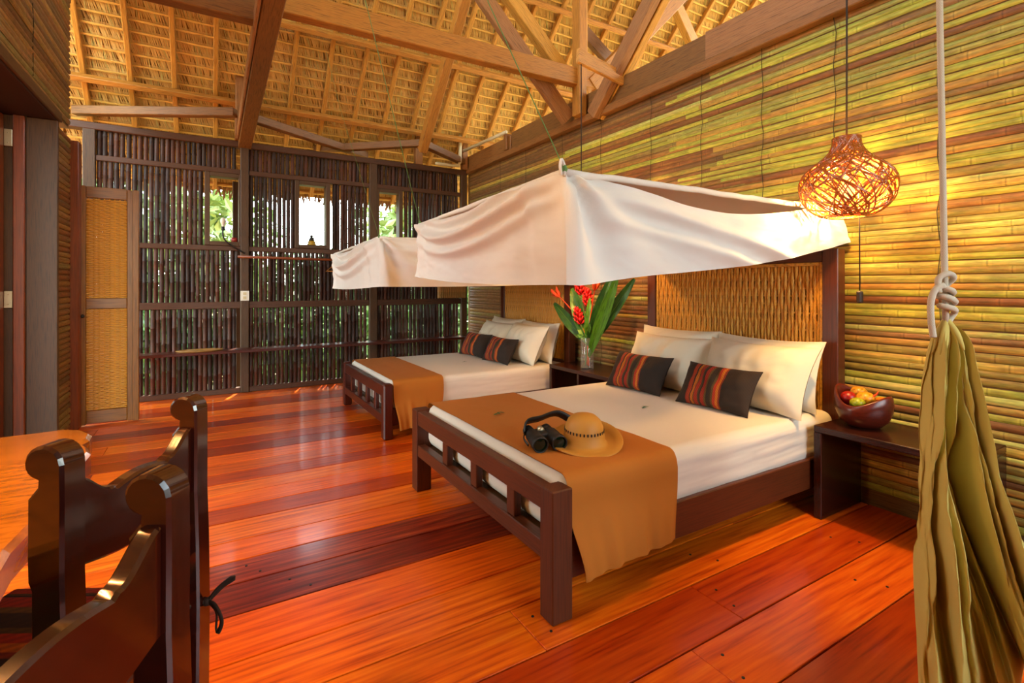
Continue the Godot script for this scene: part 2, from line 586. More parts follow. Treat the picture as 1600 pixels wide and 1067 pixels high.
# ---------------------------------------------------------------- shell
func ground_and_floor():
	var g := box("ground", Vector3(-40, -0.72, -40), Vector3(50, -0.62, 40), M.soil)
	tag(g, "bare earth and leaf litter around the raised hut", "ground", "", "structure")
	var fl := thing("floor", "polished orange and red hardwood plank floor", "floor", Vector3.ZERO, 0, "", "structure")
	box("subfloor", Vector3(-3.4, -0.14, -6.5), Vector3(3.2, -0.03, 2.5), M.under, fl)
	var seams := [-6.42, -6.22, -6.01, -5.80, -5.60, -5.39, -5.17, -4.96, -4.75, -4.53, -4.32, -4.11, -3.90, -3.70, -3.51, -3.32, -3.12, -2.93, -2.70, -2.50, -2.31, -2.09, -1.83, -1.60, -1.36, -1.12, -0.89, -0.66, -0.42, -0.18, 0.06, 0.30, 0.54, 0.78, 1.02, 1.26, 1.50, 1.74, 1.98, 2.22, 2.46]
	var nails := []
	var tone := [1, 0, 2, 4, 0, 3, 6, 1, 0, 2, 4, 3, 1, 2, 0, 3, 2, 0, 3, 6, 7, 3, 0, 5, 2, 1, 4, 0, 5, 1, 3, 0, 2, 1, 4, 0, 1, 2, 3, 0, 1]
	for i in seams.size() - 1:
		var cuts := [-3.4, rng.randf_range(-1.6, -0.6), rng.randf_range(1.3, 2.6), 3.1]
		if i == 25: cuts = [-3.4, -0.8, 1.36, 3.1]
		if i == 23: cuts = [-3.4, -1.1, 0.95, 3.1]
		if i == 26: cuts = [-3.4, -0.6, 2.35, 3.1]
		for j in 3:
			var lo := Vector3(cuts[j] + 0.001, -0.03, seams[i] + 0.0032)
			var hi := Vector3(cuts[j + 1] - 0.001, -0.0004 * (i % 3), seams[i + 1] - 0.0032)
			var k: int = tone[i]
			if j != 1 and rng.randf() < 0.45 and k < 6: k = (k + 1 + rng.randi() % 4) % 6
			box("plank", lo, hi, M.floor[k], fl, 0.002)
			if i > 18 and i < 30 and j > 0:
				for q in [[lo.x + 0.05, 0.3], [lo.x + 0.05, 0.72], [lo.x + 0.9, 0.35], [lo.x + 0.95, 0.75]]:
					nails.append(Vector3(q[0] + rng.randf_range(-0.02, 0.02), 0.0, lerpf(lo.z, hi.z, q[1])))
	var nm := CylinderMesh.new()
	nm.top_radius = 0.005
	nm.bottom_radius = 0.006
	nm.height = 0.004
	nm.radial_segments = 7
	nm.rings = 1
	for q in nails: place("nail", nm, M.black, fl, at(q))

func cane_mesh(len_: float, r: float, sides := 7) -> ArrayMesh:
	var st := new_st()
	var pts := PackedVector3Array()
	var rr := []
	var y := 0.0
	var next := rng.randf_range(0.05, 0.25)
	pts.append(Vector3.ZERO); rr.append(r)
	while next < len_ - 0.03:
		for d in [-0.006, 0.0, 0.006]:
			pts.append(Vector3(0, next + d, 0)); rr.append(r * (1.16 if d == 0.0 else 1.0))
		next += rng.randf_range(0.18, 0.30)
	pts.append(Vector3(0, len_, 0)); rr.append(r * 0.96)
	tube(st, pts, rr, sides, Vector2.ONE, false)
	st.generate_normals()
	return st.commit()

func back_wall():
	var w := thing("wall_back", "dark upright cane wall with rails, posts and three openings", "wall", Vector3.ZERO, 0, "", "structure")
	# posts and rails
	for p in [[-1.02, 0.10], [0.335, 0.085], [1.78, 0.10], [3.05, 0.09]]:
		box("post", Vector3(p[0] - p[1] / 2, 0, ZB - 0.02), Vector3(p[0] + p[1] / 2, 2.80, ZB + 0.045), M.post, w, 0.006)
	var spans := [[-0.97, 0.2925], [0.3775, 1.73], [1.83, 3.005]]
	for s in spans:
		for r in [[2.44, 2.495, 0.035], [1.585, 1.64, 0.03], [0.945, 1.02, 0.03], [0.0, 0.06, 0.03]]:
			box("rail", Vector3(s[0], r[0], ZB - 0.03), Vector3(s[1], r[1], ZB + r[2]), M.rail, w, 0.005)
	box("top_plate", Vector3(-1.3, 2.74, ZB - 0.07), Vector3(3.1, 2.81, ZB + 0.05), M.rail, w, 0.006)
	# window frames around openings
	var wins := [[0.0, 0.275], [0.905, 1.205], [1.855, 2.115]]
	var n := 0
	for v in wins:
		n += 1
		var f := thing("window_%d" % n, ["narrow unglazed window beside the left wall post with a bare bulb", "middle unglazed window with a small figurine on its sill", "right unglazed window above the far bed canopy"][n - 1], "window", Vector3.ZERO, 0, "", "structure")
		for q in [[v[0] - 0.05, 1.64, v[0], 2.44], [v[1], 1.64, v[1] + 0.05 if n != 1 else 0.2925, 2.44], [v[0], 2.395, v[1], 2.44], [v[0], 1.64, v[1], 1.685]]:
			box("frame_board", Vector3(q[0], q[1], ZB - 0.09), Vector3(q[2], q[3], ZB + 0.04), M.post, f, 0.004)
	# canes tier by tier
	var tiers := [[2.495, 2.74], [1.64, 2.44], [1.02, 1.585], [0.06, 0.945]]
	var many := 0
	var rest := new_st()
	for t in tiers.size():
		var lo: float = tiers[t][0]
		var hi: float = tiers[t][1]
		var kinds := []
		for k in 4: kinds.append(cane_mesh(hi - lo, [0.0225, 0.0240, 0.021, 0.0232][k]))
		for s in spans:
			var x: float = s[0] + 0.025
			while x < s[1] - 0.016:
				var skip := false
				if t == 1:
					for v in wins:
						if x > v[0] - 0.066 and x < v[1] + 0.066: skip = true
				var hidden: bool = (t >= 2 and x > 1.95 and x < 3.0)
				if not skip:
					var tr := Transform3D(Basis(Vector3.FORWARD, rng.randf_range(-0.005, 0.005)).rotated(Vector3.UP, rng.randf() * TAU), Vector3(x, lo, ZB - 0.005 + rng.randf_range(-0.006, 0.004)))
					var mk: Material = M.cane[rng.randi() % 4]
					if many < 300 and not (hidden and t == 2):
						place("cane", kinds[rng.randi() % 4], mk, w, tr)
						many += 1
					else:
						rest.append_from(kinds[rng.randi() % 4], 0, tr)
				x += 0.0465 + (rng.randf_range(0.003, 0.008) if rng.randf() < [0.22, 0.30, 0.10, 0.26][t] else rng.randf_range(-0.002, 0.001))
	var o := place("canes", rest.commit(), M.cane[1], w)
	o.set_meta("kind", "stuff")
	# shelf, rod and the box of canes in the corner
	var sh := box("wall_shelf", Vector3(-0.97, 0.475, ZB + 0.046), Vector3(3.0, 0.505, -6.14), M.bedwood2, self, 0.004)
	tag(sh, "long low dark wooden shelf along the cane wall", "shelf")
	var bx := thing("cane_box", "pale bamboo cane box fixed in the far corner of the cane wall", "box", Vector3(0, 0, 0))
	box("back_board", Vector3(2.66, 1.03, -6.37), Vector3(3.04, 1.50, -6.33), M.backing, bx)
	var cm := cane_mesh(0.47, 0.0135, 6)
	for i in 14:
		place("cane", cm, M.cane_pale, bx, at(Vector3(2.675 + i * 0.0272, 1.03, -6.315)))
	for i in 3:
		place("cane", cm, M.cane_pale, bx, at(Vector3(2.655, 1.03, -6.32 - 0.022 * i)))

func slat_mesh(len_: float, wide: float, thick: float) -> ArrayMesh:
	# split cane, bowed across, with swollen nodes; runs along z, faces -x
	var st := new_st()
	var zs := [[0.0, 1.0]]
	var z := rng.randf_range(0.1, 0.3)
	while z < len_ - 0.1 and zs.size() < 8:
		zs.append([z, 1.04])
		z += rng.randf_range(0.30, 0.50)
	zs.append([len_, 0.96])
	var f := func(u: float, v: float) -> Vector3:
		var i := int(round(u * (zs.size() - 1)))
		var a := PI * v
		return Vector3(-sin(a) * thick * zs[i][1], cos(a) * wide / 2.0, -zs[i][0])
	sheet(st, zs.size() - 1, 3, f, false, Vector2(len_, 0.2))
	st.generate_normals()
	return st.commit()

func right_wall():
	var w := thing("wall_right", "wall of stacked horizontal split bamboo slats behind the headboards", "wall", Vector3.ZERO, 0, "", "structure")
	box("core", Vector3(3.145, -0.03, -6.45), Vector3(3.20, 2.80, 2.5), M.backing, w)
	var kinds := {}
	var spans := [[-6.40, -4.55], [-4.55, -2.55], [-2.55, -0.10]]
	for s in 3:
		kinds[s] = []
		for k in 7: kinds[s].append(slat_mesh([2.28, 2.45, 2.45][s], 0.0282 + 0.0018 * k, 0.0068))
	var y := 0.07
	while y < 2.76:
		var k := rng.randi() % 7
		var pitch := 0.0325 + 0.0018 * k
		for s in 3:
			var org := [-4.10, -1.95, -0.10][s] as float
			var long_ := rng.randf_range(0.88, 1.12) if s > 0 else 1.0
			var tr := Transform3D(Basis(Vector3.RIGHT, rng.randf_range(-0.0035, 0.0035)).scaled_local(Vector3(1, 1, long_)), Vector3(3.146 - 0.0025 * s, y + pitch / 2 + rng.randf_range(-0.002, 0.002), org))
			var odds := [0.05, 0.16, 0.82][s] as float
			var pool: Array = M.slat_green if rng.randf() < odds else M.slat_brown
			place("slat", kinds[s][k], pool[rng.randi() % pool.size()], w, tr)
		y += pitch
	for z in [-1.06, -1.55, -2.0, -2.48, -2.98, -3.6, -4.2, -4.9, -5.5]:
		var st := new_st()
		var pts := PackedVector3Array()
		for i in 30:
			pts.append(Vector3(3.128 + 0.003 * sin(i * 2.3), 0.1 + i * 0.092, z + 0.008 * sin(i * 1.7 + z * 9.0)))
		tube(st, pts, 0.0022, 4)
		put("tie_wire", st, M.wire, w)
	# plate beams on top of the wall
	beam("plate_beam", Vector3(3.12, 2.80, -6.45), Vector3(3.12, 2.80, 2.5), 0.09, 0.07, M.timber[1], w)
	beam("plate_board", Vector3(3.13, 2.92, -6.45), Vector3(3.13, 2.92, -5.2), 0.06, 0.17, M.timber[1], w)
	beam("plate_board", Vector3(3.14, 2.94, -5.2), Vector3(3.14, 2.94, -2.42), 0.05, 0.21, M.timber[4], w)
	beam("plate_board", Vector3(3.125, 2.94, -2.42), Vector3(3.125, 2.94, 2.5), 0.07, 0.21, M.timber[3], w)
	beam("post", Vector3(3.10, 2.835, -5.26), Vector3(3.10, 3.03, -5.26), 0.07, 0.09, M.timber[1], w)

func left_wall():
	var w := thing("wall_left", "narrow split bamboo wall with a doorway on the left", "wall", Vector3.ZERO, 0, "", "structure")
	box("core", Vector3(-1.06, 0, -5.50), Vector3(-1.0, 2.42, -4.96), M.backing, w)
	box("core", Vector3(-1.06, 2.50, -5.44), Vector3(-1.0, 4.15, -2.60), M.backing, w)
	var short := []
	var long := []
	for k in 4:
		short.append(slat_mesh(0.47, 0.036 + 0.003 * k, 0.012))
		long.append(slat_mesh(2.86, 0.036 + 0.003 * k, 0.012))
	var y := 0.02
	while y < 4.1:
		var k := rng.randi() % 4
		var pitch := 0.041 + 0.003 * k
		var up := y > 2.49
		if y + pitch < 2.43 or up:
			# faces +x: turned half round
			var tr := Transform3D(Basis(Vector3.UP, PI).rotated(Vector3.RIGHT, rng.randf_range(-0.006, 0.006)), Vector3(-0.998 + rng.randf() * 0.006, y + pitch / 2, -5.42 + rng.randf_range(-0.012, 0.012)))
			place("slat", (long if up else short)[k], M.slat_brown[rng.randi() % 6], w, tr)
		y += pitch
	for z in [-4.4, -3.7]:
		var st := new_st()
		var pts := PackedVector3Array()
		for i in 14: pts.append(Vector3(-0.984 + 0.003 * sin(i * 2.3), 2.56 + i * 0.11, z + 0.01 * sin(i * 1.9)))
		tube(st, pts, 0.0025, 4)
		put("tie_wire", st, M.wire, w)
	# lintel and jambs of the wide doorway
	box("lintel", Vector3(-1.28, 2.42, -5.0), Vector3(-0.975, 2.50, -2.4), M.soffit, w, 0.006)
	box("lintel_face", Vector3(-0.974, 2.425, -5.0), Vector3(-0.955, 2.495, -2.4), M.jamb_dark, w, 0.004)
	box("jamb_board", Vector3(-1.14, 0, -4.96), Vector3(-0.965, 2.42, -4.92), M.jamb_dark, w, 0.005)
	box("jamb_stop", Vector3(-1.205, 0, -4.945), Vector3(-1.142, 2.42, -4.90), M.jamb, w, 0.005)
	box("jamb_back", Vector3(-1.30, 0, -5.0), Vector3(-1.207, 2.42, -4.93), M.jamb_dark, w, 0.005)
	box("post", Vector3(-1.1, 0, -2.55), Vector3(-0.96, 2.42, -2.42), M.jamb_dark, w, 0.006)
	box("corner_post", Vector3(-0.998, 0, -5.56), Vector3(-0.935, 2.40, -5.435), M.jamb, w, 0.005)
	# the wall goes on beside the table
	box("core", Vector3(-1.06, -0.03, -2.42), Vector3(-1.0, 4.15, 2.5), M.backing, w)
	var wide := slat_mesh(4.9, 0.062, 0.01)
	for i in 66:
		place("slat", wide, M.slat_brown[rng.randi() % 6], w, Transform3D(Basis(Vector3.UP, PI), Vector3(-0.998, 0.04 + i * 0.0625, -2.41)))
	# the outer room behind the doorway's far side
	box("outer_board", Vector3(-1.75, 0, -5.05), Vector3(-1.31, 2.42, -5.01), M.jamb_dark, w, 0.004)
	for i in 8:
		box("outer_board", Vector3(-1.60, 0, -5.0 + i * 0.19), Vector3(-1.56, 2.9, -4.815 + i * 0.19), M.jamb_dark, w, 0.004)
	box("outer_soffit", Vector3(-1.62, 2.50, -5.05), Vector3(-1.06, 2.54, -3.48), M.jamb_dark, w, 0.004)
	# folded leaf with two plate hinges at the picture's edge
	var d := thing("door_1", "edge of a folded dark door leaf with two pale plate hinges", "door", Vector3.ZERO, 0, "", "structure")
	box("leaf", Vector3(-1.34, 0.01, -4.90), Vector3(-1.25, 2.41, -4.30), M.jamb, d, 0.004)
	for hy in [2.25, 1.10]:
		var h := box("hinge", Vector3(-1.249, hy - 0.06, -4.925), Vector3(-1.206, hy + 0.06, -4.897), M.steel, d, 0.002)
		for i in 2:
			var st := new_st()
			lathe(st, [[0.0, 0.003], [0.004, 0.002], [0.005, 0.0]], 8, Transform3D(Basis(Vector3.RIGHT, PI / 2), Vector3(-1.228, hy - 0.035 + 0.07 * i, -4.897)))
			put("screw", st, M.steel, h)
	# the narrow open door with woven panels
	var o := thing("door_2", "narrow open wooden door with two woven cane panels", "door", Vector3(0, 0, 0), 0, "", "structure")
	var z0 := -5.575
	var z1 := -5.535
	for s in [[-1.0, 0.01, -0.905, 2.05], [-0.625, 0.01, -0.54, 2.04], [-0.905, 0.02, -0.625, 0.13], [-0.905, 1.0, -0.625, 1.09], [-0.905, 1.95, -0.625, 2.045]]:
		box("stile" if s[3] - s[1] > 1 else "cross_rail", Vector3(s[0], s[1], z0), Vector3(s[2], s[3], z1), M.door, o, 0.004)
	box("edge_strip", Vector3(-0.585, 0.01, -5.533), Vector3(-0.54, 2.04, -5.52), M.door, o, 0.003)
	for v in [[0.13, 1.0], [1.09, 1.95]]:
		var st := new_st()
		var k := 0
		var yy: float = v[0] + 0.008
		while yy < v[1] - 0.004:
			var pts := PackedVector3Array()
			for i in 17:
				var x := lerpf(-0.905, -0.625, i / 16.0)
				pts.append(Vector3(x, yy + 0.001 * sin(x * 70.0 + k), -5.552 + 0.008 * cos(i * PI / 2.0 + PI * k)))
			tube(st, pts, 0.0082, 5, Vector2.ONE, false)
			yy += 0.0155
			k += 1
		for i in 8:
			var x := lerpf(-0.89, -0.64, i / 7.0)
			tube(st, PackedVector3Array([Vector3(x, v[0], -5.552), Vector3(x, v[1], -5.552)]), 0.006, 5)
		put("woven_panel", st, M.reed, o)
	var kb := new_st()
	lathe(kb, [[0.0, -0.012], [0.012, -0.010], [0.016, 0.0], [0.012, 0.010], [0.0, 0.012]], 12, Transform3D(Basis(Vector3.RIGHT, PI / 2), Vector3(-0.925, 0.94, -5.52)))
	put("knob", kb, M.black, o)

func front_wall():
	var w := thing("wall_front", "split bamboo wall behind the camera", "wall", Vector3.ZERO, 0, "", "structure")
	# solid beside the table, open to the terrace beside the hammock
	box("core", Vector3(-1.0, -0.03, 2.50), Vector3(0.0, 4.2, 2.56), M.backing, w)
	box("core", Vector3(0.0, -0.03, 2.50), Vector3(3.2, 1.05, 2.56), M.backing, w)
	box("cap_rail", Vector3(0.0, 1.05, 2.46), Vector3(3.1, 1.10, 2.60), M.rail, w)
	var m := slat_mesh(0.98, 0.062, 0.01)
	var m2 := slat_mesh(3.1, 0.062, 0.01)
	for i in 66:
		place("slat", m, M.slat_brown[rng.randi() % 6], w, Transform3D(Basis(Vector3.UP, -PI / 2), Vector3(0.0, 0.04 + i * 0.0625, 2.50)))
		if i < 16: place("slat", m2, M.slat_brown[rng.randi() % 6], w, Transform3D(Basis(Vector3.UP, -PI / 2), Vector3(3.1, 0.04 + i * 0.0625, 2.50)))

func roof():
	var w := thing("ceiling", "open timber roof with rafters under courses of straw thatch", "ceiling", Vector3.ZERO, 0, "", "structure")
	var eave := Vector3(0, 2.443, -7.10)
	var x0 := -2.6
	var x1 := 8.4
	# thatch body of the two slopes
	var ridge := Vector3(0, 2.443 + PITCH * 5.1, -2.0)
	var front := Vector3(0, 3.17, 2.40)
	var off := -NRM * 0.14
	var stb := new_st(true)
	cbox(stb, aim(Vector3((x0 + x1) / 2, eave.y, eave.z) + off, Vector3((x0 + x1) / 2, ridge.y, ridge.z) + off, -NRM), Vector3(x1 - x0, 0.22, eave.distance_to(ridge) + 0.25), 0.02)
	put("thatch_bed", stb, M.thatch_slab, w)
	var fn := Vector3(0, 0.6931, 0.7208)
	stb = new_st(true)
	cbox(stb, aim(Vector3((x0 + x1) / 2, ridge.y, ridge.z) + fn * 0.14, Vector3((x0 + x1) / 2, front.y, front.z) + fn * 0.14, fn), Vector3(x1 - x0, 0.22, front.distance_to(ridge) + 0.1), 0.02)
	put("thatch_bed", stb, M.thatch_slab, w)
	# courses of folded palm leaf seen from below
	for k in 40:
		var s := k * 0.11
		var st := new_st(true)
		var x := x0
		var row := rng.randf_range(0.86, 1.06)
		while x < x1:
			var far := x < -1.3 or x > 7.0
			var stepw := 0.03 if far else 0.0052
			var wd := rng.randf_range(0.007, 0.015) * (4.0 if far else 1.0)
			var clump := nz.get_noise_2d(x * 9.0, k * 7.3)
			var lean := 0.035 + 0.05 * clump + rng.randf_range(-0.012, 0.012)
			var low := s - 0.002 - rng.randf() * rng.randf() * 0.03 - maxf(0.0, clump) * 0.02
			var lift := 0.020 + rng.randf() * 0.008
			var a := eave + Vector3(x, 0, 0) + UPS * (s + 0.115) - NRM * 0.018
			var b := a + Vector3(wd, 0, 0)
			var c := eave + Vector3(x + wd * 0.7 + lean, 0, 0) + UPS * low + NRM * lift
			var d := eave + Vector3(x + wd * 0.3 + lean, 0, 0) + UPS * low + NRM * lift
			var col := Color(0.60, 0.35, 0.095).lerp(Color(0.78, 0.49, 0.155), rng.randf()) * row
			var odd := rng.randf()
			if odd < 0.04: col = Color(0.28, 0.16, 0.05)
			elif odd < 0.14: col = Color(0.56, 0.46, 0.15)
			st.set_color(col)
			tri(st, a, b, c)
			tri(st, a, c, d)
			x += stepw
		var o := put("thatch_course", st, M.thatch, w)
		o.set_meta("kind", "stuff")
		beam("batten", Vector3(x0, 0, 0) + eave + UPS * (s - 0.008) + NRM * 0.030, Vector3(x1, 0, 0) + eave + UPS * (s - 0.008) + NRM * 0.030, 0.007, 0.020, M.lath, w, UPS, 0.002)
	# shaggy leaf ends hanging from the eave
	var sf := new_st(true)
	for i in 700:
		var x := rng.randf_range(-1.8, 4.6)
		var l := rng.randf_range(0.06, 0.24) * (0.6 + 0.8 * absf(nz.get_noise_1d(x * 3.0)))
		var wd := rng.randf_range(0.012, 0.035)
		var p := Vector3(x, 2.43 + rng.randf_range(0, 0.05), -7.14 - rng.randf() * 0.10)
		var dr := Vector3(rng.randf_range(-0.05, 0.05), -l, rng.randf_range(-0.04, 0.03))
		sf.set_color(Color(0.30, 0.13, 0.06).lerp(Color(0.50, 0.27, 0.11), rng.randf()))
		tri(sf, p, p + Vector3(wd, 0, 0), p + dr + Vector3(wd * 0.6, 0, 0))
		tri(sf, p, p + dr + Vector3(wd * 0.6, 0, 0), p + dr)
	put("eave_fringe", sf, M.thatch, w).set_meta("kind", "stuff")
	# rafters
	for i in 27:
		var x := -2.14 + i * 0.3655
		var a := eave + Vector3(x, 0, 0) + NRM * 0.05 - UPS * 0.03
		beam("rafter", a, a + UPS * 7.0, 0.045, 0.06, M.rafter, w, NRM)
		if x < -1.2 or x > 4.0: continue
		box("rafter_end", a + Vector3(-0.03, -0.02, -0.015), a + Vector3(0.03, 0.05, 0.0), M.plank_pale, w)
	beam("fascia", eave + Vector3(-2.4, 0.0, 0.02), eave + Vector3(5.0, 0.0, 0.02), 0.02, 0.035, M.plank_pale, w)
	# purlins
	for p in [[3.18, -6.215], [3.855, -5.575], [4.53, -4.925]]:
		beam("purlin", Vector3(x0, p[0], p[1]), Vector3(x1, p[0], p[1]), 0.055, 0.075, M.timber[0], w, NRM)
	# longitudinal tie beam and the cluster of braces over the bamboo wall
	var zt := -3.84
	beam("tie_beam", Vector3(0.30, 3.17, zt), Vector3(3.25, 3.20, zt), 0.10, 0.165, M.timber[0], w)
	beam("tie_beam", Vector3(-2.4, 3.055, zt + 0.02), Vector3(0.36, 3.055, zt + 0.02), 0.10, 0.165, M.timber[4], w)
	for dx in [-0.045, 0.045]:
		beam("truss_post", Vector3(3.09 + dx, 2.83, zt - 0.02 - dx), Vector3(3.09 + dx, 5.4, zt - 0.02 - dx), 0.12, 0.085, M.timber[0 if dx < 0 else 2], w)
	beam("brace", Vector3(3.02, 2.83, zt - 0.12), Vector3(1.75, 4.08, zt - 0.12), 0.06, 0.16, M.timber[3], w)
	beam("brace", Vector3(3.0, 3.22, zt - 0.10), Vector3(2.0, 4.13, zt - 0.10), 0.09, 0.13, M.timber[2], w)
	beam("brace", Vector3(3.20, 3.14, zt + 0.02), Vector3(4.9, 4.85, zt + 0.02), 0.08, 0.17, M.timber[0], w)
	beam("brace", Vector3(4.5, 4.75, zt - 0.25), Vector3(5.3, 3.75, zt - 0.25), 0.09, 0.14, M.timber[2], w)
	for dx in [-0.04, 0.05]:
		beam("principal_rafter", Vector3(3.09 + dx, 2.78, -3.62), Vector3(3.09 + dx, 4.15, -2.25), 0.075, 0.13, M.timber[3 if dx < 0 else 2], w, Vector3(0, -1, 1))
	beam("brace", Vector3(3.3, 3.9, zt - 0.3), Vector3(4.6, 3.1, zt - 0.3), 0.06, 0.14, M.timber[4], w)
	# members that stand on the cane wall
	box("outer_post", Vector3(0.235, -0.62, -7.0), Vector3(0.33, 2.45, -6.9), M.jamb_dark, w)
	beam("strut", Vector3(0.335, 2.80, -6.42), Vector3(0.345, 3.075, -2.9), 0.13, 0.13, M.timber[4], w)
	beam("splice_board", Vector3(0.257, 2.84, -6.2), Vector3(0.262, 3.01, -3.4), 0.022, 0.11, M.timber[3], w)
	box("truss_post", Vector3(0.235, 2.81, -6.40), Vector3(0.325, 4.9, -6.12), M.timber[1], w, 0.006)
	beam("principal_rafter", Vector3(2.24, 2.86, -5.88), Vector3(2.24, 5.15, -3.72), 0.10, 0.12, M.timber[0], w, NRM)
	box("truss_post", Vector3(2.34, 2.81, -6.46), Vector3(2.44, 3.20, -6.38), M.timber[1], w, 0.006)
	box("truss_post", Vector3(3.00, 2.81, -6.40), Vector3(3.08, 5.0, -6.32), M.timber[1], w, 0.006)
	for b in [[Vector3(-1.15, 2.93, -6.50), Vector3(0.22, 2.93, -5.75)], [Vector3(0.38, 2.94, -5.88), Vector3(1.75, 2.90, -6.62)], [Vector3(1.0, 2.90, -6.75), Vector3(2.24, 2.95, -5.88)], [Vector3(2.24, 2.95, -5.88), Vector3(3.02, 2.92, -6.36)]]:
		beam("tie_brace", b[0], b[1], 0.09, 0.085, M.timber[4], w)
	# pale conduit with elbows at the corner
	var cp := new_st()
	tube(cp, path3([Vector3(2.94, 3.25, -6.28), Vector3(2.94, 3.0, -6.28), Vector3(2.93, 2.86, -6.28), Vector3(2.86, 2.84, -6.30), Vector3(2.6, 2.84, -6.33)], 16), 0.022, 8)
	tag(put("conduit_pipe", cp, M.pipe), "pale upright electric conduit in the corner above the cane wall", "pipe")
	cp = new_st()
	tube(cp, PackedVector3Array([Vector3(2.96, 3.03, -6.2), Vector3(3.07, 3.055, -5.25)]), 0.022, 8)
	tag(put("conduit_pipe", cp, M.pipe), "pale sloping electric conduit above the bamboo wall", "pipe")

# ---------------------------------------------------------------- beds
func logo(parent: Node, p: Vector3, s: float):
	# small green embroidered leaf emblem, lying flat
	var st := new_st(true)
	for k in 3:
		var a := Transform3D(Basis(Vector3.UP, 0.5 + k * 0.9), p + Vector3(0, 0.0015, 0) + Vector3(k * 0.5 - 0.5, 0, 0.3 - k * 0.2) * s)
		for i in 6:
			var u0 := i / 6.0
			var u1 := (i + 1) / 6.0
			var w0 := sin(u0 * PI) * 0.16 * s
			var w1 := sin(u1 * PI) * 0.16 * s
			tri(st, a * Vector3((u0 - 0.5) * s, 0, -w0), a * Vector3((u1 - 0.5) * s, 0, -w1), a * Vector3((u1 - 0.5) * s, 0, w1))
			tri(st, a * Vector3((u0 - 0.5) * s, 0, -w0), a * Vector3((u1 - 0.5) * s, 0, w1), a * Vector3((u0 - 0.5) * s, 0, w0))
	put("leaf_emblem", st, M.green_ink, parent)

func woven_head(parent: Node, x: float, z0: float, z1: float, y0: float, y1: float, m: Material):
	var st := new_st()
	var n := int((z1 - z0) / 0.0215)
	for i in n:
		var z := z0 + (i + 0.5) * (z1 - z0) / n
		var pts := PackedVector3Array()
		var rows := int((y1 - y0) / 0.09)
		for j in rows * 2 + 1:
			pts.append(Vector3(x - 0.005 * cos(j * PI / 2.0 + PI * (i % 2) + 0.5 * sin(i * 1.3)), lerpf(y0, y1, j / (rows * 2.0)), z + 0.0015 * sin(i * 3.0 + j)))
		tube(st, pts, 0.0112, 6, Vector2.ONE, false)
	put("woven_panel", st, m, parent)
	st = new_st()
	for j in int((y1 - y0) / 0.05):
		var y := y0 + 0.025 + j * 0.05
		tube(st, PackedVector3Array([Vector3(x, y, z0), Vector3(x, y, z1)]), 0.006, 5)
	put("weave_rods", st, m, parent)

func sub(called: String, parent: Node) -> Node3D:
	var o := Node3D.new()
	o.name = called
	parent.add_child(o, true)
	return o

func headboard(bed: Node, z0: float, z1: float, top: float, wood: Material, reed: Material):
	var x := 3.05
	var parent := sub("headboard", bed)
	box("post", Vector3(x - 0.04, 0, z1 - 0.085), Vector3(x + 0.04, top, z1), wood, parent)
	box("post", Vector3(x - 0.04, 0, z0), Vector3(x + 0.04, top, z0 + 0.085), wood, parent)
	box("rail", Vector3(x - 0.035, top - 0.075, z0 + 0.085), Vector3(x + 0.035, top, z1 - 0.085), wood, parent)
	box("rail", Vector3(x - 0.035, 0.25, z0 + 0.085), Vector3(x + 0.035, 0.45, z1 - 0.085), wood, parent)
	box("back_panel", Vector3(x + 0.012, 0.45, z0 + 0.085), Vector3(x + 0.03, top - 0.075, z1 - 0.085), M.backing, parent)
	for s in [[z0 + 0.085, z0 + 0.105, 0.45, top - 0.075], [z1 - 0.105, z1 - 0.085, 0.45, top - 0.075], [z0 + 0.105, z1 - 0.105, top - 0.095, top - 0.075]]:
		box("panel_bead", Vector3(x - 0.03, s[2], s[0]), Vector3(x - 0.005, s[3], s[1]), reed, parent, 0.003)
	woven_head(parent, x - 0.012, z0 + 0.105, z1 - 0.105, 0.46, top - 0.095, reed)

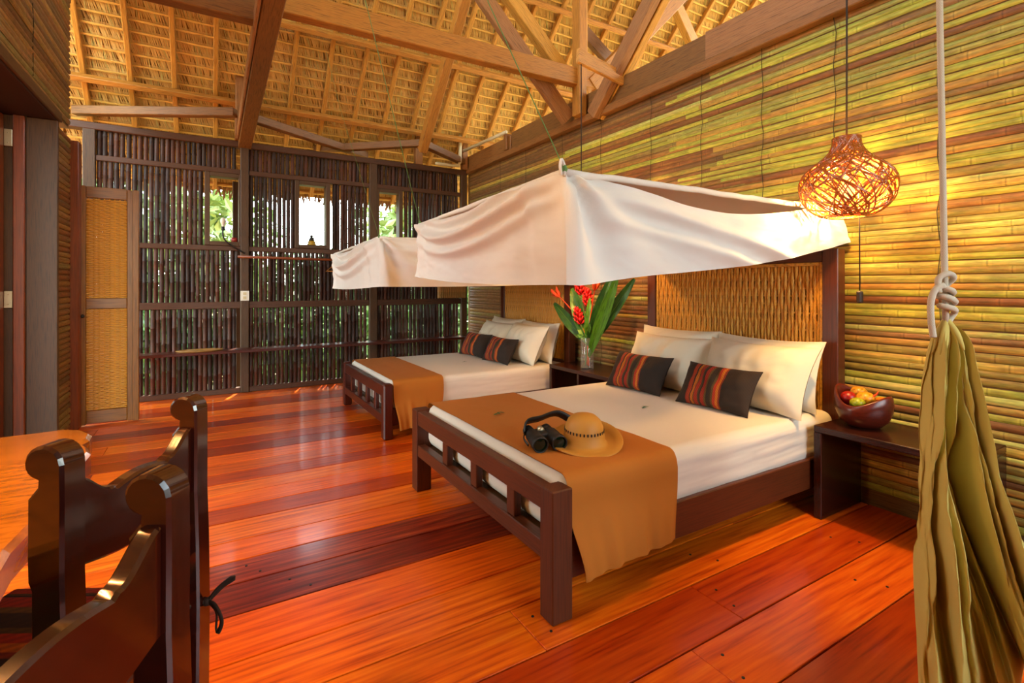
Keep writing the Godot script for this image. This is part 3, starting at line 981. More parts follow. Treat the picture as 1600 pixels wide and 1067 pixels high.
func bed_one():
	var o := thing("bed", "large dark wooden bed nearest the camera with slatted footboard and woven headboard", "bed")
	var ft := sub("footboard", o)
	var zn := -1.44
	var zf := -2.865
	for z in [zn - 0.04, zf + 0.035]:
		box("post", Vector3(1.03, 0, z - 0.04), Vector3(1.12, 0.472, z + 0.04), M.bedwood, ft, 0.004)
	var fb := [zf + 0.075, zn - 0.08]
	box("rail", Vector3(1.035, 0.385, fb[0]), Vector3(1.085, 0.468, fb[1]), M.bedwood, ft, 0.004)
	box("rail", Vector3(1.035, 0.205, fb[0]), Vector3(1.085, 0.272, fb[1]), M.bedwood, ft, 0.004)
	for z in [-2.42, -2.09, -1.755]:
		box("slat", Vector3(1.045, 0.272, z - 0.03), Vector3(1.08, 0.385, z + 0.03), M.bedwood, ft, 0.003)
	box("side_rail", Vector3(1.12, 0.135, zn - 0.055), Vector3(3.01, 0.29, zn - 0.015), M.bedwood, o, 0.004)
	box("side_rail", Vector3(1.12, 0.135, zf + 0.015), Vector3(3.01, 0.29, zf + 0.055), M.bedwood, o, 0.004)
	box("bed_base", Vector3(1.09, 0.20, zf + 0.06), Vector3(3.0, 0.25, zn - 0.06), M.jamb_dark, o, 0.004)
	headboard(o, -2.905, -1.475, 1.41, M.darkwood, M.reed)
	# mattress under a tucked white sheet
	var st := new_st()
	var wrap := func(p: Vector3) -> Vector3:
		var side := smooth(0.55, 0.68, absf(p.z))
		var q := p
		q.z += signf(p.z) * side * 0.006 * nz.get_noise_2d(p.x * 9.0 + p.y * 14.0, p.z * 3.0)
		q.y += 0.004 * nz.get_noise_2d(p.x * 2.0, p.z * 2.0) * smooth(0.0, 0.05, p.y)
		return q
	rbox(st, at(Vector3(2.045, 0.376, -2.152)), Vector3(1.89, 0.252, 1.36), 0.06, 44, wrap)
	var mt := put("mattress", st, M.sheet, o)
	logo(mt, Vector3(2.13, 0.5045, -2.08), 0.035)
	# ochre runner across the foot
	var rn := thing("bed_runner", "ochre brown bed runner across the foot of the near bed", "blanket")
	var cl := runner(rn, 1.115, 1.690, -2.838, -1.462, 0.5035, 0.145, 0.25)
	logo(cl, Vector3(1.33, 0.513, -2.36), 0.045)
	pillows(o)
	return mt

func runner(parent: Node, x0: float, x1: float, zf: float, zn: float, y: float, low_n: float, low_f: float) -> MeshInstance3D:
	var r := 0.05
	var key := []
	key.append([zf - 0.012, low_f])
	for i in 6: key.append([zf - 0.012 * (1 - i / 5.0) , lerpf(low_f, y - r, i / 5.0)])
	for i in range(1, 7): key.append([zf + r - r * cos(i * PI / 12), y - r + r * sin(i * PI / 12)])
	for i in range(1, 24): key.append([lerpf(zf + r, zn - r, i / 24.0), y])
	for i in range(0, 7): key.append([zn - r + r * sin(i * PI / 12), y - r + r * cos(i * PI / 12)])
	for i in range(1, 17): key.append([zn + 0.004, lerpf(y - r, low_n, i / 16.0)])
	var n := key.size() - 1
	var f := func(u: float, v: float) -> Vector3:
		var q: Array = key[int(round(v * n))]
		var x := lerpf(x0, x1, u)
		var hang := smooth(y - 0.10, low_n, q[1]) if q[0] > zn - 0.01 else 0.0
		var z: float = q[0]
		var yy: float = q[1]
		z += hang * (0.030 + 0.006 * sin(u * 24.0) + 0.004 * sin(u * 41.0 + 1.0) + 0.03 * (1.0 - u))
		x += hang * (0.03 - 0.07 * u)
		yy += hang * 0.012 * (u * u * 1.2) + hang * 0.004 * sin(u * 5.0)
		if q[1] > y - 0.02: yy += 0.004 + 0.003 * nz.get_noise_2d(x * 5.0, z * 5.0)
		return Vector3(x, yy, z)
	var st := new_st()
	sheet(st, 60, n, f, true, Vector2(0.6, 2.0))
	var g := func(u: float, v: float) -> Vector3:
		var p: Vector3 = f.call(u, v)
		var q: Array = key[int(round(v * n))]
		var inward := Vector3(0, -0.003, 0)
		if q[1] < y - r: inward = Vector3(0, 0, -0.003 if q[0] > zn - 0.1 else 0.003)
		return p + inward
	sheet(st, 60, n, g, false, Vector2(0.6, 2.0))
	return put("cloth", st, M.runner, parent)

func pillow_mesh(w: float, h: float, t: float, seed_: float, flange := 0.0) -> ArrayMesh:
	# stands in the x-y plane, thick along z, base at y = 0
	var st := new_st()
	for s in [1.0, -1.0]:
		var f := func(u: float, v: float) -> Vector3:
			var a := u * 2.0 - 1.0
			var b := v * 2.0 - 1.0
			var x := a * w / 2 * (1.0 - 0.07 * (1.0 - b * b))
			var y := b * h / 2 * (1.0 - 0.09 * (1.0 - a * a))
			var k := (1.0 - flange) 
			var ea := clampf(absf(a) / k, 0, 1)
			var eb := clampf(absf(b) / k, 0, 1)
			var d := pow((1.0 - pow(ea, 3.0)) * (1.0 - pow(eb, 3.0)), 0.55)
			var wr := nz.get_noise_2d(x * 9.0 + seed_, y * 7.0) * 0.016 + nz.get_noise_2d(x * 14.0 + seed_ * 3.0, y * 5.0 + x * 9.0) * 0.012
			var z: float = s * (d * (t / 2 + wr) + 0.002)
			return Vector3(x, y + h / 2, z)
		sheet(st, 26, 22, f, s > 0.0, Vector2(1, 1))
	st.generate_normals()
	return st.commit()

func pillow_at(called: String, label: String, cat: String, mesh: Mesh, m: Material, p: Vector3, lean: float, turn: float, roll: float, group: String) -> MeshInstance3D:
	# faces -x after a quarter turn; lean tips the top towards the headboard
	var b := Basis(Vector3.UP, -PI / 2 + turn) * Basis(Vector3.RIGHT, -lean) * Basis(Vector3.BACK, roll)
	var o := place(called, mesh, m, self, Transform3D(b, p))
	tag(o, label, cat, group)
	return o

func pillows(_bed: Node):
	var pm := pillow_mesh(0.70, 0.41, 0.24, 2.0, 0.05)
	var pm2 := pillow_mesh(0.68, 0.40, 0.22, 9.0, 0.05)
	var g := "white pillows on the near bed"
	pillow_at("pillow", "white pillow against the near headboard, on the flower side, behind another pillow", "pillow", pm, M.pillow, Vector3(2.80, 0.503, -2.50), 0.30, 0.0, 0.0, g)
	pillow_at("pillow", "white pillow against the near headboard, on the fruit bowl side, behind another pillow", "pillow", pm2, M.pillow, Vector3(2.80, 0.503, -1.82), 0.26, 0.0, 0.0, g)
	pillow_at("pillow", "white pillow leaning right behind the flower-side striped cushion of the near bed", "pillow", pm2, M.pillow, Vector3(2.60, 0.503, -2.43), 0.50, 0.05, 0.0, g)
	pillow_at("pillow", "white pillow leaning right behind the fruit-bowl-side striped cushion of the near bed", "pillow", pm, M.pillow, Vector3(2.61, 0.503, -1.80), 0.48, -0.03, 0.0, g)
	var cm := pillow_mesh(0.47, 0.27, 0.13, 5.0)
	var g2 := "striped cushions on the near bed"
	pillow_at("striped_cushion", "dark striped cushion on the near bed, on the flower side", "cushion", cm, M.cushion, Vector3(2.40, 0.503, -2.46), 0.55, 0.06, 0.0, g2)
	pillow_at("striped_cushion", "dark striped cushion on the near bed, on the fruit bowl side", "cushion", cm, M.cushion, Vector3(2.41, 0.503, -1.86), 0.55, 0.02, 0.0, g2)
	# far bed
	var g3 := "white pillows on the far bed"
	pillow_at("pillow", "white pillow against the far headboard on the cane wall side", "pillow", pm, M.pillow, Vector3(2.80, 0.447, -4.93), 0.30, 0.0, 0.0, g3)
	pillow_at("pillow", "white pillow against the far headboard on the flower side", "pillow", pm2, M.pillow, Vector3(2.80, 0.447, -4.27), 0.26, 0.0, 0.0, g3)
	pillow_at("pillow", "white pillow behind the far bed's cane-wall-side striped cushion", "pillow", pm2, M.pillow, Vector3(2.60, 0.447, -4.85), 0.50, 0.05, 0.0, g3)
	pillow_at("pillow", "white pillow behind the far bed's flower-side striped cushion", "pillow", pm, M.pillow, Vector3(2.60, 0.447, -4.26), 0.46, -0.06, 0.0, g3)
	var g4 := "striped cushions on the far bed"
	pillow_at("striped_cushion", "dark striped cushion on the far bed, nearer the cane wall", "cushion", cm, M.cushion, Vector3(2.38, 0.449, -4.83), 0.50, 0.10, 0.0, g4)
	pillow_at("striped_cushion", "dark striped cushion on the far bed, nearer the flowers", "cushion", cm, M.cushion, Vector3(2.38, 0.449, -4.30), 0.50, 0.05, 0.0, g4)

func bed_two():
	var o := thing("bed", "far dark wooden bed with five-gap slatted footboard, by the cane wall", "bed")
	var ft := sub("footboard", o)
	var zn := -3.84
	var zf := -5.24
	for z in [zn - 0.035, zf + 0.035]:
		box("post", Vector3(1.15, 0, z - 0.04), Vector3(1.225, 0.43, z + 0.04), M.bedwood2, ft, 0.01)
	box("rail", Vector3(1.155, 0.33, zf + 0.075), Vector3(1.205, 0.42, zn - 0.075), M.bedwood2, ft)
	box("rail", Vector3(1.155, 0.12, zf + 0.075), Vector3(1.205, 0.19, zn - 0.075), M.bedwood2, ft)
	for i in 4:
		var z := lerpf(zf + 0.3, zn - 0.3, i / 3.0)
		box("slat", Vector3(1.165, 0.19, z - 0.028), Vector3(1.195, 0.33, z + 0.028), M.bedwood2, ft, 0.003)
	box("side_rail", Vector3(1.225, 0.10, zn - 0.055), Vector3(3.01, 0.235, zn - 0.015), M.bedwood2, o)
	box("side_rail", Vector3(1.225, 0.10, zf + 0.015), Vector3(3.01, 0.235, zf + 0.055), M.bedwood2, o)
	box("bed_base", Vector3(1.21, 0.15, zf + 0.06), Vector3(3.0, 0.20, zn - 0.06), M.jamb_dark, o)
	headboard(o, -5.28, -3.93, 1.41, M.darkwood, M.reed)
	var st := new_st()
	var wrap := func(p: Vector3) -> Vector3:
		var q := p
		q.z += signf(p.z) * smooth(0.55, 0.66, absf(p.z)) * 0.007 * nz.get_noise_2d(p.x * 9.0 + p.y * 14.0, 5.0)
		return q
	rbox(st, at(Vector3(2.10, 0.322, -4.54)), Vector3(1.76, 0.25, 1.33), 0.05, 36, wrap)
	var mt := put("mattress", st, M.sheet, o)
	logo(mt, Vector3(2.15, 0.4485, -4.5), 0.035)
	var rn := thing("bed_runner", "ochre brown bed runner hanging low over the far bed", "blanket")
	runner(rn, 1.235, 1.66, -5.215, -3.865, 0.4495, 0.07, 0.2)

# ---------------------------------------------------------------- canopies
func canopy(label: String, ff: Vector3, nf: Vector3, nh: Vector3, fh: Vector3, top: Array, bot: Array, drop: float) -> Node3D:
	var o := thing("bed_canopy", label, "canopy")
	# flat top with a sagging middle
	var st := new_st()
	var ft := func(u: float, v: float) -> Vector3:
		var a := ff.lerp(fh, u)
		var b := nf.lerp(nh, u)
		var p := a.lerp(b, v)
		p.y -= 0.05 * sin(u * PI) * sin(v * PI)
		p.y += 0.006 * nz.get_noise_2d(p.x * 5.0, p.z * 5.0)
		return p
	sheet(st, 24, 20, ft, true, Vector2(2, 1.4))
	put("top_cloth", st, M.canopy, o)
	st = new_st()
	var hem := PackedVector3Array()
	for i in 25: hem.append(ft.call(i / 24.0, 1.0) + Vector3(0, -0.002, 0.004))
	tube(st, hem, 0.014, 8)
	hem = PackedVector3Array()
	for i in 25: hem.append(ft.call(0.0, i / 24.0) + Vector3(-0.004, -0.002, 0))
	tube(st, hem, 0.012, 8)
	put("rolled_hem", st, M.canopy, o)
	# foot valance: swags between the two tied corners
	st = new_st()
	var bf: float = ff.y - drop
	var bn: float = bot[0][1]
	var fv := func(u: float, v: float) -> Vector3:
		var p := ff.lerp(nf, u)
		var sag := 0.045 * sin(pow(u, 0.8) * PI)
		var y0 := p.y - sag * 0.6
		var y1 := lerpf(bf, bn, u) - 0.015 * sin(u * PI)
		var y := lerpf(y0, y1, v)
		# ridges of cloth hang in curves from the near corner to the far one
		var d := (p.y + 0.02 - y) / drop
		var sw := d - 0.62 * pow(sin(pow(u, 0.75) * PI), 0.9) * (0.75 + 0.25 * u)
		var env := pow(sin(clampf(u, 0.02, 0.98) * PI), 0.6) * smooth(1.0, 0.55, v)
		var near := exp(-pow((u - 0.98) * 6.0, 2.0)) + exp(-pow((u - 0.02) * 9.0, 2.0))
		var z := p.z
		var x := p.x - 0.012
		x -= env * (0.085 * exp(-sw * sw * 100.0) + 0.060 * exp(-pow(sw + 0.26, 2.0) * 140.0) + 0.045 * exp(-pow(sw - 0.24, 2.0) * 150.0))
		x -= near * 0.022 * sin(v * 3.0 + (1.0 - u) * 60.0) * (1.0 - v * 0.6)
		x -= 0.035 * v * sin(u * PI) + 0.012 * nz.get_noise_2d(u * 3.0, v * 2.0)
		x -= 0.006 * sin(u * 19.0) * v
		z -= v * (1.0 - u) * 0.05
		var k := smooth(0.90, 1.0, u)
		y = lerpf(y, lerpf(top[0][1], bot[0][1], v), k)
		return Vector3(lerpf(x, nf.x, k), y, lerpf(z, nf.z + 0.014, k))
	sheet(st, 70, 40, fv, true, Vector2(1.4, 0.4))
	put("foot_valance", st, M.canopy, o)
	# side valance facing the room
	st = new_st()
	var zc := nf.z
	var sv := func(u: float, v: float) -> Vector3:
		var x := lerpf(nf.x, nh.x, u)
		var y0 := along(top, x)
		var y1 := along(bot, x)
		var y := lerpf(y0, y1, v)
		var z := lerpf(nf.z, nh.z, u) + 0.014
		var d := (nf.y - y) / drop
		var sw := d - 0.15 - 1.1 * pow(u, 1.1)
		var env := smooth(0.0, 0.18, u) * smooth(1.0, 0.55, u)
		z += env * (0.030 * exp(-sw * sw * 110.0) + 0.02 * exp(-pow(sw - 0.3, 2.0) * 120.0)) 
		z += 0.05 * sin(v * PI * 0.9) * sin(u * PI) * smooth(0.1, 0.9, u)
		z += (1.0 - v) * 0.02 * sin(u * PI)
		var fan := exp(-u * 9.0)
		z += fan * 0.040 * sin(atan2(u * 1.9, d * drop + 0.02) * 9.0) * smooth(0.0, 0.1, d)
		z += 0.010 * nz.get_noise_2d(u * 4.0 + 7.0, v * 1.5) * smooth(0.0, 0.1, u)
		x += 0.09 * v * smooth(0.82, 1.0, u)
		return Vector3(x, y, z)
	sheet(st, 90, 30, sv, true, Vector2(2, 0.4))
	put("side_valance", st, M.canopy, o)
	# the two valances at the far side and at the wall
	st = new_st()
	var bv := func(u: float, v: float) -> Vector3:
		var p := ff.lerp(fh, u)
		return Vector3(p.x, p.y - v * drop * 0.92, p.z - 0.02 * sin(u * 17.0) * v - 0.01)
	sheet(st, 40, 8, bv, false, Vector2(2, 0.4))
	put("side_valance", st, M.canopy, o)
	st = new_st()
	var hv := func(u: float, v: float) -> Vector3:
		var p := fh.lerp(nh, u)
		return Vector3(p.x + 0.012 * sin(u * 21.0) * v, p.y - v * lerpf(drop * 0.9, drop * 0.42, u), p.z)
	sheet(st, 40, 8, hv, false, Vector2(1.4, 0.4))
	put("head_valance", st, M.canopy, o)
	return o

func string(label: String, pts: Array, r := 0.0022):
	var st := new_st()
	var a := PackedVector3Array(pts)
	tube(st, a, r, 5)
	# knot at the cloth corner
	var k: Vector3 = pts[0]
	lathe(st, [[0.0, -0.012], [0.008, -0.008], [0.011, 0.0], [0.008, 0.010], [0.003, 0.02]], 8, at(k))
	tag(put("canopy_cord", st, M.green_cord), label, "cord")

func canopies():
	var top := [[1.08, 1.592], [1.142, 1.596], [1.295, 1.584], [1.462, 1.566], [1.684, 1.533], [1.933, 1.519], [2.164, 1.530], [2.421, 1.560], [2.661, 1.594], [2.98, 1.580]]
	var bot := [[1.08, 1.202], [1.142, 1.202], [1.462, 1.236], [1.764, 1.260], [2.116, 1.292], [2.421, 1.330], [2.709, 1.378], [3.0, 1.444]]
	canopy("white cloth canopy with swagged valance over the near bed", Vector3(1.05, 1.552, -2.79), Vector3(1.08, 1.605, -1.44), Vector3(2.98, 1.612, -1.45), Vector3(2.98, 1.60, -2.82), top, bot, 0.30)
	var top2 := [[1.15, 1.575], [1.6, 1.565], [2.1, 1.56], [2.95, 1.56]]
	var bot2 := [[1.15, 1.19], [1.6, 1.19], [2.1, 1.195], [2.95, 1.21]]
	canopy("cream cloth canopy over the far bed, beyond the larger canopy", Vector3(1.13, 1.53, -5.52), Vector3(1.15, 1.58, -3.96), Vector3(2.95, 1.58, -3.90), Vector3(2.95, 1.56, -5.45), top2, bot2, 0.36)
	string("green cord from the foot corner of the near canopy up past the tie beam", [Vector3(1.05, 1.556, -2.79), Vector3(0.745, 3.10, -3.03), Vector3(0.62, 4.15, -3.2)])
	string("green cord from the near canopy's peak up to the rafters", [Vector3(1.075, 1.61, -1.43), Vector3(0.98, 2.36, -1.82), Vector3(0.87, 3.40, -2.3)])
	string("thin green cord rising from the far canopy", [Vector3(1.15, 1.585, -3.96), Vector3(0.97, 2.72, -4.5), Vector3(0.9, 3.3, -4.75)], 0.0014)
	# toggle loop tied to the peak
	var st := new_st()
	tube(st, path3([Vector3(1.06, 1.59, -1.43), Vector3(1.052, 1.62, -1.425), Vector3(1.062, 1.645, -1.43), Vector3(1.075, 1.62, -1.43), Vector3(1.07, 1.585, -1.425)], 14), 0.006, 6)
	tag(put("cloth_tie", st, M.canopy), "knotted white tie at the peak of the near canopy", "tie")

# ---------------------------------------------------------------- furniture
func nightstands():
	var o := thing("nightstand", "dark waterfall bedside bench carrying the fruit bowl", "nightstand")
	box("top", Vector3(2.68, 0.443, -1.432), Vector3(3.09, 0.478, -0.80), M.stand, o)
	box("leg_panel", Vector3(2.68, 0, -1.432), Vector3(3.09, 0.443, -1.392), M.stand, o)
	box("leg_panel", Vector3(2.68, 0, -0.84), Vector3(3.09, 0.443, -0.80), M.stand, o)
	o = thing("nightstand", "dark waterfall bedside bench between the beds, under the flowers", "nightstand")
	box("top", Vector3(2.68, 0.443, -3.80), Vector3(3.09, 0.478, -2.945), M.stand, o)
	box("leg_panel", Vector3(2.68, 0, -3.80), Vector3(3.09, 0.443, -3.76), M.stand, o)
	box("leg_panel", Vector3(2.68, 0, -2.985), Vector3(3.09, 0.443, -2.945), M.stand, o)
	box("inner_panel", Vector3(2.70, 0, -3.42), Vector3(3.09, 0.443, -3.39), M.stand, o)

func pendant(label: String, p: Vector3, top: float, energy: float, group: String) -> Node3D:
	# p: middle of the widest part
	var o := thing("pendant_lamp", label, "lamp", p, 0, group)
	var prof := [[0.075, -0.148], [0.115, -0.138], [0.155, -0.110], [0.185, -0.070], [0.197, -0.020], [0.197, 0.020], [0.180, 0.060], [0.145, 0.095], [0.105, 0.125], [0.075, 0.155], [0.060, 0.185], [0.056, 0.215], [0.058, 0.225]]
	var on := func(a: float, v: float) -> Vector3:
		var x := clampf(v, 0, 1) * (prof.size() - 1)
		var i := mini(int(x), prof.size() - 2)
		var k := x - i
		var r: float = lerpf(prof[i][0], prof[i + 1][0], k)
		var y: float = lerpf(prof[i][1], prof[i + 1][1], k)
		return Vector3(cos(a) * r, y, sin(a) * r)
	var st := new_st()
	for i in 250:
		# a strip of cane winding over the gourd form
		var a0 := rng.randf() * TAU
		var v0 := rng.randf_range(-0.25, 0.75)
		var dv := rng.randf_range(0.25, 1.1)
		var da := rng.randf_range(1.0, 2.9) * (1.0 if rng.randf() < 0.5 else -1.0)
		var wob := rng.randf() * TAU
		var pts := PackedVector3Array()
		var lift := 1.0 + rng.randf_range(-0.02, 0.02)
		for k in 19:
			var t := k / 18.0
			var v := v0 + dv * t + 0.05 * sin(t * 4.0 + wob)
			if v < 0.0 or v > 1.0: continue
			var q: Vector3 = on.call(a0 + da * t, v)
			pts.append(Vector3(q.x * lift, q.y, q.z * lift))
		if pts.size() > 3: tube(st, pts, rng.randf_range(0.0028, 0.0044), 5, Vector2.ONE)
	for v in [0.0, 0.04, 0.96, 1.0]:
		var pts := PackedVector3Array()
		for k in 33: pts.append(on.call(TAU * k / 32.0, v))
		tube(st, pts, 0.005, 5)
	put("woven_shade", st, M.shade, o)
	st = new_st()
	tube(st, PackedVector3Array([Vector3(0, 0.10, 0), Vector3(0.002, 0.8, 0), Vector3(0, top - p.y, 0)]), 0.0045, 6)
	put("cord", st, M.cord, o)
	st = new_st()
	lathe(st, [[0.0, 0.04], [0.019, 0.04], [0.021, 0.06], [0.021, 0.10], [0.008, 0.115], [0.0, 0.115]], 14)
	var sk := put("socket", st, M.black, o)
	st = new_st()
	lathe(st, [[0.0, -0.075], [0.018, -0.071], [0.029, -0.055], [0.033, -0.035], [0.029, -0.012], [0.018, 0.012], [0.015, 0.04]], 16)
	put("bulb", st, M.bulb, sk)
	var l := OmniLight3D.new()
	l.name = "bulb_light"
	l.position = Vector3(0, -0.035, 0)
	l.light_color = Color(1.0, 0.78, 0.46)
	l.light_energy = energy
	l.light_size = 0.03
	l.omni_range = 20.0
	l.omni_attenuation = 2.0
	l.shadow_enabled = true
	o.add_child(l)
	return o

func lamps():
	var o := pendant("glowing woven cane pendant lamp beside the near bed canopy", Vector3(2.60, 1.675, -1.235), 3.03, 2.4, "pendant lamps by the beds")
	var st := new_st()
	tube(st, PackedVector3Array([Vector3(0.04, 0.04, 0.03), Vector3(0.045, -0.16, 0.035), Vector3(0.046, -0.50, 0.036)]), 0.003, 5)
	put("switch_cord", st, M.cord, o)
	st = new_st(true)
	cbox(st, at(Vector3(0.046, -0.53, 0.036)), Vector3(0.028, 0.058, 0.022), 0.008)
	put("switch", st, M.cord, o)
	pendant("woven cane pendant lamp between the beds, hidden behind the near canopy", Vector3(2.60, 1.675, -3.234), 3.03, 2.2, "pendant lamps by the beds")
	pendant("woven cane pendant lamp over the slab table", Vector3(-0.62, 1.95, -1.5), 3.6, 4.0, "pendant lamp over the table")
	var a := beam("lamp_bracket", Vector3(2.56, 3.07, -3.234), Vector3(3.12, 3.02, -3.30), 0.035, 0.12, M.plank_pale)
	tag(a, "pale board bracket holding the lamp cord under the roof braces", "bracket")
	a = beam("lamp_bracket", Vector3(2.56, 3.07, -1.235), Vector3(3.16, 3.05, -1.25), 0.03, 0.075, M.plank_pale)
	tag(a, "pale board bracket above the glowing pendant lamp", "bracket")
	# bare bulb on a bent black arm in front of the left window
	o = thing("bulb_arm", "unlit bare bulb on a bent black arm at the left window", "lamp", Vector3(0.335, 1.56, -6.37))
	st = new_st()
	tube(st, path3([Vector3(0, 0, 0), Vector3(-0.10, 0.06, 0.03), Vector3(-0.19, 0.13, 0.05), Vector3(-0.215, 0.20, 0.05), Vector3(-0.212, 0.25, 0.05)], 20), 0.009, 7)
	put("arm", st, M.black, o)
	st = new_st()
	lathe(st, [[0.0, 0.24], [0.017, 0.24], [0.019, 0.25], [0.016, 0.28], [0.0, 0.285]], 12, at(Vector3(-0.212, 0, 0.05)))
	put("socket", st, M.black, o)
	st = new_st()
	lathe(st, [[0.013, 0.28], [0.016, 0.30], [0.026, 0.325], [0.029, 0.345], [0.024, 0.367], [0.012, 0.378], [0.0, 0.38]], 14, at(Vector3(-0.212, 0, 0.05)))
	put("bulb", st, M.bulb_off, o)

func chair_post() -> PackedVector2Array:
	# side view, forward is -x: scroll at the top curling forward
	var p := PackedVector2Array()
	for q in [[0.030, 0.0], [0.034, 0.20], [0.036, 0.42], [0.034, 0.58], [0.030, 0.70], [0.0305, 0.83], [0.030, 0.895]]: p.append(Vector2(q[0], q[1]))
	var c := Vector2(-0.006, 0.897)
	for i in 13:
		var a := lerpf(0.0, PI * 1.42, i / 12.0)
		p.append(c + Vector2(cos(a), sin(a)) * lerpf(0.036, 0.027, i / 12.0))
	for q in [[-0.014, 0.858], [-0.030, 0.838], [-0.031, 0.74], [-0.030, 0.70], [-0.024, 0.685], [-0.024, 0.60], [-0.028, 0.585], [-0.030, 0.42], [-0.028, 0.20], [-0.024, 0.0]]: p.append(Vector2(q[0], q[1]))
	return p

func make_chair(label: String) -> Node3D:
	var o := thing("dining_chair", label, "chair", Vector3.ZERO, 0, "dining chairs at the slab table")
	var hw := 0.186
	for s in [-1.0, 1.0]:
		var st := new_st()
		extrude(st, chair_post(), 0.052, at(Vector3(0, 0, s * hw)), 0.005)
		put("back_post", st, M.chair, o)
		box("front_leg", Vector3(-0.43, 0, s * 0.195 - 0.024), Vector3(-0.382, 0.40, s * 0.195 + 0.024), M.chair, o)
		box("side_apron", Vector3(-0.385, 0.34, s * 0.192 - 0.012), Vector3(-0.025, 0.40, s * 0.192 + 0.012), M.chair, o)
		box("stretcher", Vector3(-0.385, 0.14, s * 0.192 - 0.011), Vector3(-0.025, 0.175, s * 0.192 + 0.011), M.chair, o)
	box("front_apron", Vector3(-0.42, 0.34, -0.17), Vector3(-0.395, 0.40, 0.17), M.chair, o)
	box("back_apron", Vector3(-0.012, 0.34, -0.16), Vector3(0.014, 0.40, 0.16), M.chair, o)
	box("seat", Vector3(-0.44, 0.40, -0.215), Vector3(-0.031, 0.418, 0.215), M.chair, o, 0.005)
	# crest rail: high at the posts, dipping, with a step before the low middle
	for r in [[0.0, 1.0], [-0.24, 0.45]]:
		var top := PackedVector2Array()
		var pts := PackedVector2Array()
		var w := hw - 0.024
		for i in 41:
			var t := i / 40.0 * 2.0 - 1.0
			var a := absf(t)
			var y := 0.858 - 0.045 * smooth(1.0, 0.52, a)
			if a < 0.50: y = 0.806 + 0.010 * cos(t * PI)
			pts.append(Vector2(t * w, y + r[0]))
		for i in 21:
			var t := 1.0 - i / 20.0 * 2.0
			pts.append(Vector2(t * w, 0.858 + r[0] - (0.158 + 0.028 * cos(t * PI * 0.5)) * r[1]))
		var st := new_st()
		# outline lies in z, y; bowed back in the middle
		extrude(st, pts, 0.030, Transform3D(Basis(Vector3(0, 0, 1), Vector3(0, 1, 0), Vector3(-1, 0, 0)), Vector3(0.004, 0, 0)), 0.005)
		put("crest_rail" if r[0] == 0.0 else "back_rail", st, M.chair, o)
	# striped seat pad tied to the back posts
	var st := new_st()
	rbox(st, at(Vector3(-0.235, 0.4375, 0)), Vector3(0.40, 0.038, 0.40), 0.017, 12)
	var pad := put("seat_pad", st, M.seat_pad, o)
	for s in [-1.0, 1.0]:
		var b := new_st()
		var z: float = s * hw
		tube(b, path3([Vector3(-0.06, 0.43, z * 0.85), Vector3(0.0, 0.425, z + s * -0.032), Vector3(0.037, 0.42, z), Vector3(0.0, 0.418, z + s * 0.031), Vector3(-0.06, 0.425, z + s * 0.025)], 20), 0.006, 6, Vector2(0.5, 1.0))
		var k := Vector3(0.042, 0.42, z)
		tube(b, path3([k, k + Vector3(0.03, 0.03, -0.012), k + Vector3(0.055, 0.045, -0.018), k + Vector3(0.052, 0.052, -0.014), k + Vector3(0.02, 0.028, -0.004), k], 20), 0.006, 6, Vector2(0.45, 1.0))
		tube(b, path3([k, k + Vector3(0.028, 0.0, 0.016), k + Vector3(0.046, -0.035, 0.02), k + Vector3(0.035, -0.066, 0.016), k + Vector3(0.028, -0.060, 0.012), k + Vector3(0.026, -0.02, 0.008), k], 24), 0.006, 6, Vector2(0.45, 1.0))
		lathe(b, [[0.0, -0.011], [0.009, -0.007], [0.010, 0.0], [0.009, 0.007], [0.0, 0.011]], 8, at(k))
		put("tie_bow", b, M.cushion_back, pad)
	return o

func dining():
	var a := make_chair("carved dark dining chair with a tied bow, farther from the camera at the slab table")
	a.position = Vector3(-0.134, 0, -1.312)
	a.rotation.y = deg_to_rad(-29.7)
	var b: Node3D = a.duplicate()
	b.name = numbered("dining_chair")
	add_child(b)
	b.position = Vector3(-0.155, 0, -0.742)
	tag(b, "carved dark dining chair in the nearest lower left corner", "chair", "dining chairs at the slab table")
	# slab table with a live edge
	var t := thing("slab_table", "thick honey-coloured slab table with a natural edge", "table")
	var edge := [[-0.94, -2.12], [-0.80, -2.14], [-0.62, -2.11], [-0.46, -2.115], [-0.40, -2.125], [-0.345, -2.08], [-0.315, -2.02], [-0.312, -1.96], [-0.325, -1.92], [-0.300, -1.87], [-0.283, -1.80], [-0.288, -1.70], [-0.272, -1.58], [-0.285, -1.46], [-0.290, -1.33], [-0.300, -1.21], [-0.29, -1.05], [-0.31, -0.85], [-0.33, -0.6], [-0.36, -0.35], [-0.42, -0.25], [-0.60, -0.22], [-0.80, -0.24], [-0.93, -0.30], [-0.95, -0.9], [-0.96, -1.5]]
	var poly := PackedVector2Array()
	for q in edge: poly.append(Vector2(q[0], -q[1]))
	var st := new_st()
	extrude(st, poly, 0.07, Transform3D(Basis(Vector3.RIGHT, -PI / 2), Vector3(0, 0.705, 0)), 0.010)
	put("top", st, M.table, t)
	for z in [-1.92, -0.42]:
		for x in [-0.82, -0.66]:
			box("leg", Vector3(x - 0.05, 0, z - 0.06), Vector3(x + 0.05, 0.67, z + 0.06), M.bark, t, 0.015)
	box("stretcher", Vector3(-0.78, 0.2, -1.86), Vector3(-0.70, 0.28, -0.48), M.bark, t, 0.01)

